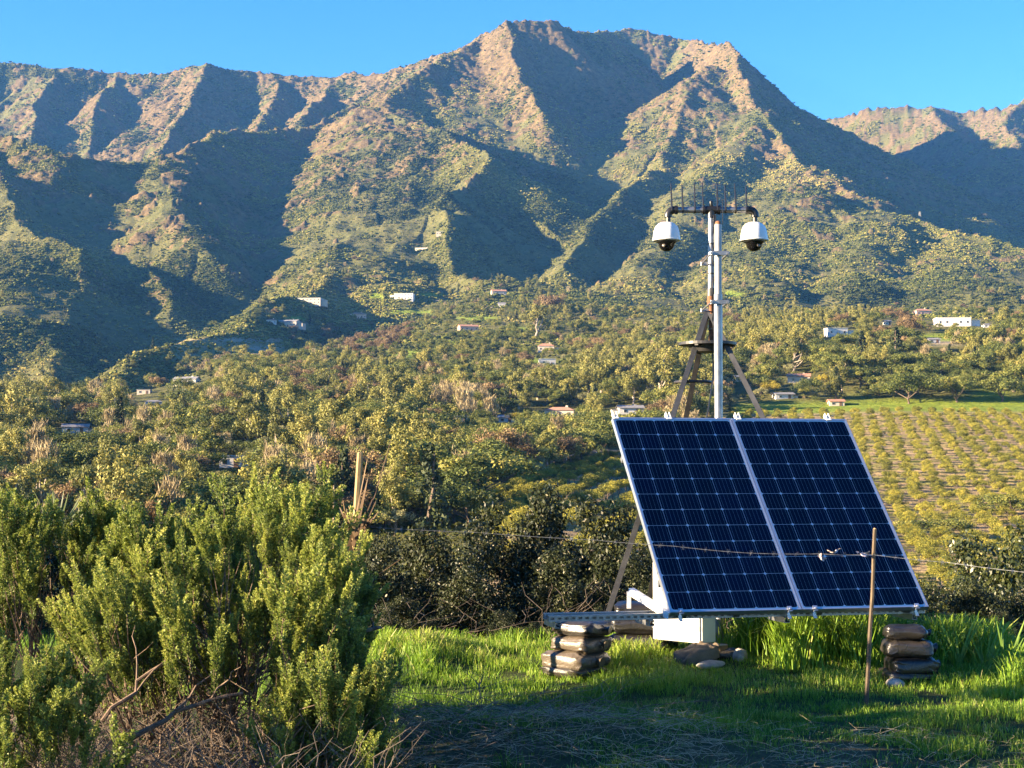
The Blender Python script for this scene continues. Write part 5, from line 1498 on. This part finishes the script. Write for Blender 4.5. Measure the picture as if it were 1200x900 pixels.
HS = [
 (88, 509, 34, 13, 'long low white house with grey roof far left, near the tall pole', M_WALLW, M_ROOFG, 'gable', 8, .8),
 (216, 451, 32, 11, 'white house with grey gable roof on the left hillside edge', M_WALLW, M_ROOFG, 'gable', -10, 0),
 (270, 550, 30, 9, 'small white building below the pale round trees', M_WALLW, M_ROOFW, 'flat', 5, .7),
 (180, 476, 22, 8, 'pale grey roofed house low on the left slope', M_WALLG, M_ROOFG, 'hip', 15, 0),
 (168, 462, 18, 6, 'narrow tan house above the pale grey roofed one', M_WALLC, M_ROOFG, 'flat', 0, 0),
 (335, 384, 30, 10, 'cream house above the terraced slope at left', M_WALLC, M_ROOFG, 'gable', -14, .7),
 (318, 380, 14, 7, 'little white house left of the cream house on the terraces', M_WALLW, M_ROOFT, 'hip', 10, 0),
 (362, 358, 32, 8, 'long low house with pale roof at the canyon edge', M_WALLC, M_ROOFW, 'flat', -8, .6),
 (420, 376, 22, 9, 'peach coloured house at the foot of the centre spur', M_WALLP, M_ROOFT, 'hip', 12, 0),
 (473, 353, 26, 8, 'white and pale blue house high on the centre spur foot', M_WALLW, M_ROOFW, 'flat', -6, -.7),
 (585, 346, 20, 8, 'cream house among trees below the shaded gully', M_WALLC, M_ROOFT, 'gable', 10, 0),
 (588, 360, 10, 6, 'tiny white house under the cream house by the gully', M_WALLW, M_ROOFG, 'gable', 0, 0),
 (550, 388, 26, 9, 'brown house with tiled roof above the central lawn', M_WALLP, M_ROOFT, 'gable', 15, 0),
 (640, 413, 22, 12, 'cream tower like house right of the central lawn', M_WALLC, M_ROOFT, 'hip', 0, .8),
 (642, 429, 22, 9, 'white pillared building just below the cream tower house', M_WALLW, M_ROOFW, 'flat', 8, 0),
 (655, 490, 40, 15, 'large cream mansion with tiled roof left of the panels', M_WALLC, M_ROOFT, 'hip', -10, .75),
 (541, 496, 16, 10, 'small white gabled house behind leafless trees', M_WALLW, M_ROOFG, 'gable', 10, 0),
 (593, 497, 20, 8, 'grey roofed shed beside the yellow tree', M_WALLG, M_ROOFG, 'gable', -5, 0),
 (740, 487, 34, 12, 'white house just above the top left panel corner', M_WALLW, M_ROOFG, 'gable', 6, -.7),
 (936, 450, 30, 12, 'cream house with peach roof right of the mast', M_WALLC, M_ROOFT, 'gable', -12, 0),
 (920, 474, 26, 8, 'low white farmhouse at the left end of the meadow', M_WALLW, M_ROOFG, 'gable', 10, .7),
 (981, 476, 20, 6, 'brown roofed barn at the edge of the meadow', M_WALLC, M_ROOFT, 'gable', 0, 0),
 (982, 395, 28, 11, 'white cubic house with dark windows on the right hill', M_WALLW, M_ROOFW, 'flat', 8, .8),
 (1118, 383, 46, 12, 'big bright white villa on the green terrace at right', M_WALLW, M_ROOFW, 'flat', -4, .75),
 (1158, 384, 12, 6, 'small white pavilion right of the big villa', M_WALLW, M_ROOFG, 'hip', 0, 0),
 (1083, 370, 22, 10, 'peach house just left of and above the big villa', M_WALLP, M_ROOFT, 'hip', 10, 0),
 (1041, 381, 8, 7, 'tiny white house between rust trees on the right hill', M_WALLW, M_ROOFG, 'gable', 5, 0),
 (517, 276, 14, 5, 'low pale house perched on the crest of the centre spur', M_WALLC, M_ROOFW, 'flat', 0, .7),
 (494, 296, 18, 4, 'long pale building below the crest of the centre spur', M_WALLC, M_ROOFW, 'flat', -12, 0),
 (1095, 402, 16, 5, 'low shed under the terrace of the big villa', M_WALLG, M_ROOFG, 'gable', 0, 0),
 (868, 452, 12, 6, 'cream cottage half hidden close to the mast', M_WALLC, M_ROOFG, 'gable', 12, 0),
]
SHORT = ['the long low white house', 'the white gabled hillside house', 'the small white building', 'the grey roofed house', 'the narrow tan house', 'the cream terrace house', 'the little white terrace house', 'the long canyon edge house', 'the peach spur foot house', 'the white and blue house', 'the cream gully house', 'the tiny gully house', 'the brown tiled house', 'the cream tower house', 'the white pillared building', 'the large cream mansion', 'the small white gabled house', 'the grey roofed shed', 'the white house by the panel corner', 'the peach roofed house', 'the low white farmhouse', 'the brown roofed barn', 'the white cubic house', 'the big white villa', 'the small white pavilion', 'the peach house', 'the tiny white house', 'the crest house', 'the long pale crest building', 'the low terrace shed', 'the cream cottage']
MARK = []
for hs, sn in zip(HS, SHORT):
    house(*hs); MARK.append((hs[0], hs[1], sn))

# ------------------------------------------------------------------ poles and towers
M_POLE = surf('pole_wood', (.30,.20,.12), (.46,.33,.20), 3, .85, 0, .3, .01)
def pole(x, ytop, ybot, D, label, arm=True, r=.14):
    b_ = px(x, ybot, D); t_ = px(x, ytop, D); zt = float(tz_at(np.array([b_.x]), np.array([D]))[0]); b_.z = min(b_.z, zt)
    root = empty('utility_pole', b_); tag(root, label, 'pole'); H = t_.z - b_.z
    MB().tube([(0, 0, -.5), (0, 0, H)], [r, r * .75], 10).build('shaft', M_POLE, root, True)
    if arm:
        MB().box((0, -r, H - .6), (2.4, .12, .14)).build('crossarm', M_POLE, root)
        for s in (-1.05, -.4, .4, 1.05):
            MB().lathe([(.05, 0), (.06, .08), (.03, .16)], 8, (s, -r, H - .52)).build('insulator', M_STONE, root)
    return root
pole(21, 500, 566, 330, 'tall pale utility pole at the left edge in front of a large tree', False, .24)
pole(391, 569, 612, 200, 'utility pole with crossarm left of the yellowish fence post', True, .13)
pole(1008, 440, 456, 700, 'thin utility pole on the right hillside, left of its neighbour', True)
pole(1152, 418, 438, 760, 'thin utility pole on the bare slope below the big villa', True)
pole(1067, 433, 446, 720, 'short utility pole among trees at right', True)
def tower(x, ybot, hpx, label):
    p = hit(x, ybot, 1500)
    if p is None: return
    s = p.y / F; H = hpx * s; w = H * .14; root = empty('lattice_tower', p); tag(root, label, 'tower', 'towers on the right ridge')
    mb = MB()
    for sx in (-1, 1):
        for sy in (-1, 1): mb.bar((sx * w, sy * w, -2), (sx * w * .45, sy * w * .45, H), .45, .45)
    mb.build('leg_frame', M_STEELGR, root)
    mb = MB(); n = 5
    for i in range(n):
        z0, z1 = H * i / n, H * (i + 1) / n; a, c = w * (1 - .55 * i / n), w * (1 - .55 * (i + 1) / n)
        for sy in (-1, 1):
            mb.bar((-a, sy * a, z0), (c, sy * c, z1), .25, .25); mb.bar((a, sy * a, z0), (-c, sy * c, z1), .25, .25)
    mb.build('bracing', M_STEELGR, root)
    MB().bar((-w * 1.3, 0, H * .9), (w * 1.3, 0, H * .9), .6, .6).build('crossarm', M_STEELGR, root)
tower(1078, 257, 9, 'leftmost of the three small towers on the right ridge')
tower(1104, 266, 11, 'middle one of the three small towers on the right ridge')
tower(1121, 270, 11, 'rightmost of the three small towers on the right ridge')

# ------------------------------------------------------------------ orchard
th = R(-11.0); ox, oy = 60.0, 200.0
def visible_px(X, Y, Z):
    u = 600 + F * X / (Y * _cp + Z * _sp); v = 450 - F * (Z * _cp - Y * _sp) / (Y * _cp + Z * _sp); return u, v
R_, C_ = np.meshgrid(np.arange(-20, 90), np.arange(-70, 80), indexing='ij')
wx_ = ox + C_ * 5.4; wy_ = oy + R_ * 5.4
TXo = ox + (wx_ - ox) * math.cos(th) - (wy_ - oy) * math.sin(th); TYo = oy + (wx_ - ox) * math.sin(th) + (wy_ - oy) * math.cos(th)
TXo = TXo.ravel() + rng.normal(0, .35, TXo.size); TYo = TYo.ravel() + rng.normal(0, .35, TYo.size)
ok = (TYo > 150) & (TYo < 592); TXo, TYo = TXo[ok], TYo[ok]
ok = orchard_mask(TXo, TYo); TXo, TYo = TXo[ok], TYo[ok]
TZo = tz_at(TXo, TYo); U, Vv = visible_px(TXo, TYo, TZo + 1.5)
ok = (U < 1260) & (U > 530) & (rng.random(len(U)) < .93); TXo, TYo, TZo, U, Vv = TXo[ok], TYo[ok], TZo[ok], U[ok], Vv[ok]
hidden = ((Vv > 610) & (U < 760)) | ((Vv > np.interp(U, [1090, 1120, 1160, 1200], [690, 655, 620, 595])) & (U > 1090)) | (Vv > 492) & (U > 718 + (Vv - 490) * .3 + 8) & (U < 995 + (Vv - 493) * .435 - 8)
HX, HY, HZ = TXo[hidden], TYo[hidden], TZo[hidden]
ok = ~hidden; TXo, TYo, TZo, U, Vv = TXo[ok], TYo[ok], TZo[ok], U[ok], Vv[ok]
order = np.argsort(TYo + 400 * ((Vv > 640) & (U < 720)))
sel = order[:300]; rest = order[300:]
for i in sel:
    h = random.uniform(2.8, 4.1)
    if U[i] < 800: where = 'in the grove left of the panels, ' + ('near its dark oaks' if Vv[i] < 565 else ('in the middle rows' if Vv[i] < 595 else 'in the lowest rows'))
    else: where = 'in the orchard ' + ('just right of the panels, ' if U[i] < 1075 else ('midway to the right edge, ' if U[i] < 1140 else 'close to the right edge, ')) + ('upper rows' if Vv[i] < 575 else ('middle rows' if Vv[i] < 610 else ('lower rows' if Vv[i] < 645 else 'lowest rows')))
    plant('citrus', (float(TXo[i]), float(TYo[i]), float(TZo[i]) - .1), h, random.uniform(1.0, 1.25), 'round citrus tree ' + where, 'citrus trees ' + where)
RX, RY, RZ = np.concatenate([TXo[rest], HX]), np.concatenate([TYo[rest], HY]), np.concatenate([TZo[rest], HZ])
scatter('orchard_rows', np.stack([RX, RY, RZ - .1], -1), 2.9 + 1.0 * rng.random(len(RX)), rng.random(len(RX)) * 6.28, np.full(len(RX), .5), [TREES['citrus'][i][0] for i in range(3)],
        'far rows of small citrus trees near the top of the orchard', 'orchard')

# ------------------------------------------------------------------ woods of the valley
Z_ = [  # photo zones where a kind prevails: x, y, rx, ry, kind, share
 (430, 395, 50, 24, 'rust', .75), (395, 470, 50, 18, 'rust', .3), (150, 500, 110, 30, 'bare', .22), (215, 440, 60, 14, 'bare', .3), (530, 482, 40, 16, 'bare', .6), (300, 480, 60, 30, 'bare', .1),
 (750, 440, 70, 38, 'euc', .75), (960, 385, 90, 30, 'euc', .6), (1030, 380, 40, 30, 'rust', .5), (890, 440, 30, 20, 'bare', .4), (900, 400, 40, 20, 'euc', .7), (1110, 455, 110, 18, 'oak', .9), (580, 520, 70, 30, 'oak', .95),
 (1090, 435, 22, 8, 'bare', .6), (340, 500, 70, 30, 'euc', .35), (560, 395, 80, 20, 'oak', .8), (20, 480, 40, 30, 'euc', .6), (330, 540, 60, 22, 'olive', .4), (440, 540, 60, 20, 'euc', .4), (640, 350, 40, 20, 'euc', .5)]
def kind_at(u, v):
    for (x, y, rx, ry, k, s) in Z_:
        if ((u - x) / rx) ** 2 + ((v - y) / ry) ** 2 < 1 and random.random() < s: return k
    return random.choices(['oak', 'euc', 'rust', 'bare', 'conifer', 'olive', 'yellow', 'column'], [50, 25, 5, 6, 5, 10, 2.5, 3])[0]
# a few that stand out
def solo(kind, x, y, hpx, w, label, dmin=200, v=0):
    p = hit(x, y, dmin)
    if p is None: return
    plant(kind, (p.x, p.y, p.z - .2), hpx * p.y / F, w, label, None, v=v)
solo('euc', 18, 522, 66, 1.2, 'large golden tree behind the tall pole at the left edge', v=1)
solo('olive', 262, 543, 34, 1.0, 'pale round tree above the small white building, left one of two', v=0)
solo('olive', 290, 543, 30, 1.0, 'pale round tree above the small white building, right one of two', v=1)
solo('yellow', 338, 546, 30, 1.1, 'bright golden tree right of the two pale round trees', v=0)
solo('yellow', 378, 578, 44, 1.3, 'golden tree beside the utility pole with crossarm', v=1)
solo('conifer', 98, 540, 26, 1.1, 'dark conifer among bare trees at left', v=0)
solo('conifer', 425, 470, 30, .9, 'dark pointed conifer below the rust brown grove', v=1)
solo('bare', 510, 500, 44, .9, 'tall leafless pale trunked tree, left one of the central group', v=0)
solo('bare', 545, 502, 48, .9, 'tall leafless pale trunked tree in the middle of the central group', v=1)
solo('bare', 575, 500, 36, 1.0, 'leafless tree, right one of the central group', v=2)
solo('yellow', 605, 497, 18, 1.2, 'small bright yellow tree right of the grey roofed shed', v=2)
solo('rust', 645, 372, 34, .95, 'tall rust brown tree at the edge of the shaded gully', v=0)
solo('euc', 628, 398, 42, 1.1, 'tall full olive tree below the rust brown tree at the gully', v=2)
solo('oak', 655, 520, 44, 1.2, 'broad oak in front of the large cream mansion', v=0)
solo('oak', 600, 548, 46, 1.6, 'broad shaded oak above the citrus grove', v=1)
solo('oak', 540, 550, 40, 1.5, 'wide dark oak left of the citrus grove', v=2)
solo('euc', 705, 470, 62, .9, 'tall golden eucalyptus left of the mast tripod', v=3)
solo('euc', 775, 470, 66, 1.1, 'largest golden eucalyptus close behind the left tripod leg', v=4)
solo('euc', 890, 425, 40, 1.5, 'spreading brown gold eucalyptus right of the ring plate', v=1)
solo('euc', 930, 440, 44, 1.2, 'spreading eucalyptus with pale trunks above the peach roofed house', v=2)
solo('conifer', 1010, 425, 38, 1.3, 'bright green conifer on the right hill', v=2)
solo('conifer', 1050, 428, 46, 1.3, 'tall dark conifer on the right hill', v=0)
solo('oak', 1065, 474, 40, 1.35, 'yellowish broad oak at the left end of the oak row above the meadow', v=3)
solo('oak', 1122, 475, 38, 1.4, 'broad dark oak in the middle of the row above the meadow', v=4)
solo('oak', 1175, 474, 40, 1.3, 'dark oak at the right end of the row above the meadow', v=0)
solo('oak', 1030, 474, 28, 1.3, 'small brownish oak at the left of the row above the meadow', v=1)
solo('euc', 1133, 432, 26, 1.1, 'lone round tree on the bare slope below the big villa', v=0)
solo('oak', 1100, 636, 34, 1.9, 'dark spreading oak among the citrus rows near the barbed wire', dmin=100, v=2)
solo('oak', 1185, 612, 36, 1.8, 'grey brown oak among the citrus rows at the right edge', dmin=100, v=3)

MARK += [(21, 520, 'the tall pole at the left edge'), (391, 590, 'the utility pole with crossarm'), (420, 545, 'the yellowish fence post'), (276, 530, 'the two pale round trees'), (338, 530, 'the golden tree'), (98, 530, 'the lone dark conifer'),
         (425, 455, 'the pointed conifer below the rust grove'), (530, 480, 'the tall leafless group'), (605, 490, 'the small yellow tree'), (645, 355, 'the rust tree at the gully'), (600, 530, 'the broad shaded oak'), (540, 535, 'the wide dark oak'),
         (705, 440, 'the tall golden eucalyptus'), (775, 440, 'the left tripod leg'), (889, 470, 'the right tripod leg'), (1010, 405, 'the bright green conifer'), (1065, 460, 'the yellowish broad oak'), (1175, 455, 'the last oak above the meadow'), (1133, 420, 'the lone tree below the villa'),
         (60, 575, 'the spiky leaved plant'), (200, 585, 'the largest bush'), (455, 520, 'the dry reeds'), (150, 540, 'the lower left woods edge'), (210, 500, 'the clearing between leafless trees'), (330, 470, 'the rust patch at left centre'), (480, 500, 'the woods left of the leafless group')]
MARK = [m_ for m_ in MARK if m_[2] not in ('the lower left woods edge', 'the clearing between leafless trees', 'the rust patch at left centre', 'the woods left of the leafless group')]
_vw = TVIS * (TY > 215) * (TY < 2350) * (_pxs[None, :] > -70) * (_pxs[None, :] < 1270) * (1 - np.clip(LAWN * 1.3, 0, 1)) * (1 - SOIL) * (1 - np.clip(DIRT * 1.5, 0, 1))
_vw = _vw * np.clip(_cellpx, .02, 8) * np.clip((2450 - TY) / 900, .0, 1) * (ROCK < .5)
_vw = _vw * np.where(TY > 1500, np.clip((fbm(TX / 150, TY / 150, 801, 3) - .38) * 6, .08, 1) * np.where((PXG > 330) & (PXG < 720), 1.6, .8), 1)
# the steep canyon wall on the left carries scrub, not garden trees
_vw = _vw * np.where((TY > 1250) & (PXG < 300) & (SLOPE > .42), .06, 1)
_cdf = np.cumsum(_vw.ravel()); _cdf /= _cdf[-1]
cell = {}
def far_enough(x, y, r, f):
    s = 16.0; i, j = int(x // s), int(y // s)
    for a in (-1, 0, 1):
        for b_ in (-1, 0, 1):
            for (qx, qy, qr) in cell.get((i + a, j + b_), ()):
                if (qx - x) ** 2 + (qy - y) ** 2 < (f * (qr + r)) ** 2: return False
    return True
def occupy(x, y, r): cell.setdefault((int(x // 16), int(y // 16)), []).append((x, y, r))
for (x, y, r) in placed: occupy(x, y, r)
def house_clear(u, v, hp):
    """do not stand in front of a house the photograph shows"""
    for (x, y, w, h) in KEEP:
        if abs(u - x) < w * .62 + 3 + hp * .35 and v > y - h * .7 and v - hp < y - h * .5: return False
    return True
H0 = {'oak': (5.0, 13, 1.25), 'euc': (10, 18, .95), 'rust': (9, 15, .95), 'bare': (8, 14, .85), 'conifer': (9, 16, 1.0), 'olive': (5, 8, 1.1), 'yellow': (5, 8, 1.1), 'column': (8, 13, 1.0)}
count = {}; cand = []
NT = 8500
_k = np.searchsorted(_cdf, rng.random(NT)); _r, _c = np.unravel_index(np.clip(_k, 0, NR * NC - 1), (NR, NC))
vx, vy, vz = tsample(_c + rng.random(NT) - .5, _r + rng.random(NT) - .5)
vu, vv = visible_px(vx, vy, vz)
mass = {k: [] for k in KINDS}
for i in range(NT):
    u, v = float(vu[i]), float(vv[i])
    screened = (492 < v and 718 + (v - 490) * .3 + 20 < u < 995 + (v - 493) * .435 - 20)
    k = kind_at(u, v); a, b_, wr = H0[k]; far = vy[i] > 950
    h = random.uniform(a, b_) * (.72 if far else 1.0) * (.8 if vy[i] < 420 else 1); w = wr * random.uniform(.85, 1.2); r = h * w * .42
    if v - h * F / vy[i] > np.interp(u, [0, 150, 330, 400, 430, 470, 760, 1090, 1130, 1200], [580, 585, 552, 575, 600, 590, 585, 680, 640, 590]): continue
    if not far_enough(vx[i], vy[i], r, .62): continue
    if not house_clear(u, v, h * F / vy[i]): continue
    occupy(vx[i], vy[i], r); cand.append((h * w / vy[i] * (0 if screened else 1), i, k, h, w, u, v))
cand.sort(key=lambda t: -t[0])
for (s, i, k, h, w, u, v) in cand:
    if s * F > 9 and count.get(k, 0) < 290 and sum(count.values()) < 640:
        count[k] = count.get(k, 0) + 1
        mx_, my_, ms_ = min(MARK, key=lambda q: (q[0] - u) ** 2 + ((q[1] - v) * 2) ** 2)
        dx_, dy_ = u - mx_, v - my_
        rel = ('left of' if dx_ < 0 else 'right of') if abs(dx_) > 2 * abs(dy_) else (('below' if dy_ > 0 else 'above') + (' and left of' if dx_ < -12 else (' and right of' if dx_ > 12 else '')))
        size = 'small ' if h * w * F / vy[i] < 14 else ('big ' if h * w * F / vy[i] > 30 else '')
        lab = '%s%s %s %s' % (size, LOOK[k], rel, ms_)
        plant(k, (float(vx[i]), float(vy[i]), float(vz[i]) - .2), h, w, lab, lab.replace(LOOK[k], PLURAL[k]))
    else: mass[k].append((float(vx[i]), float(vy[i]), float(vz[i]) - .2, h * (w + 1) / 2))
ps = []; wh = []; sc_ = []; ml = []
for k in KINDS:
    if not mass[k]: continue
    for j in range(2): ml.append(TREES[k][j][0])
    for q in mass[k]: ps.append(q[:3]); sc_.append(q[3]); wh.append(len(ml) - 2 + random.randrange(2))
if ps:
    scatter('far_woodland', np.array(ps), np.array(sc_), rng.random(len(ps)) * 6.28, np.full(len(ps), .5), ml, 'distant woodland filling the valley between the houses', 'woodland', which=wh)
print('TREES', count, len(ps))
# undergrowth between the trees
NU = 16000
_uw = TVIS * (TY > 60) * (TY < 1700) * (_pxs[None, :] > -70) * (_pxs[None, :] < 1270) * (1 - np.clip(LAWN * 1.2, 0, 1)) * (1 - SOIL) * (1 - DIRT) * np.clip(_cellpx, .03, 8)
_cdf = np.cumsum(_uw.ravel()); _cdf /= _cdf[-1]
_k = np.searchsorted(_cdf, rng.random(NU)); _r, _c = np.unravel_index(np.clip(_k, 0, NR * NC - 1), (NR, NC))
ux, uy, uz = tsample(_c + rng.random(NU) - .5, _r + rng.random(NU) - .5)
_uu, _uv = visible_px(ux, uy, uz)
_ks = np.array([house_clear(float(a), float(b_), float(6 * F / c)) for a, b_, c in zip(_uu, _uv, uy)])
ux, uy, uz = ux[_ks], uy[_ks], uz[_ks]; NU = len(ux)
scatter('undergrowth', np.stack([ux, uy, uz - .15], -1), np.clip(uy / 330, .7, 3.4) * (.6 + .8 * rng.random(NU)), rng.random(NU) * 6.28, np.clip(.45 + rng.normal(0, .2, NU), 0, 1),
        [TREES['oak'][0][0], TREES['oak'][1][0], TREES['olive'][0][0], TREES['bare'][0][0], TREES['euc'][2][0]], 'low undergrowth and hedges between the valley trees', 'undergrowth', which=rng.choice(5, NU, p=[.42, .30, .14, .02, .12]))
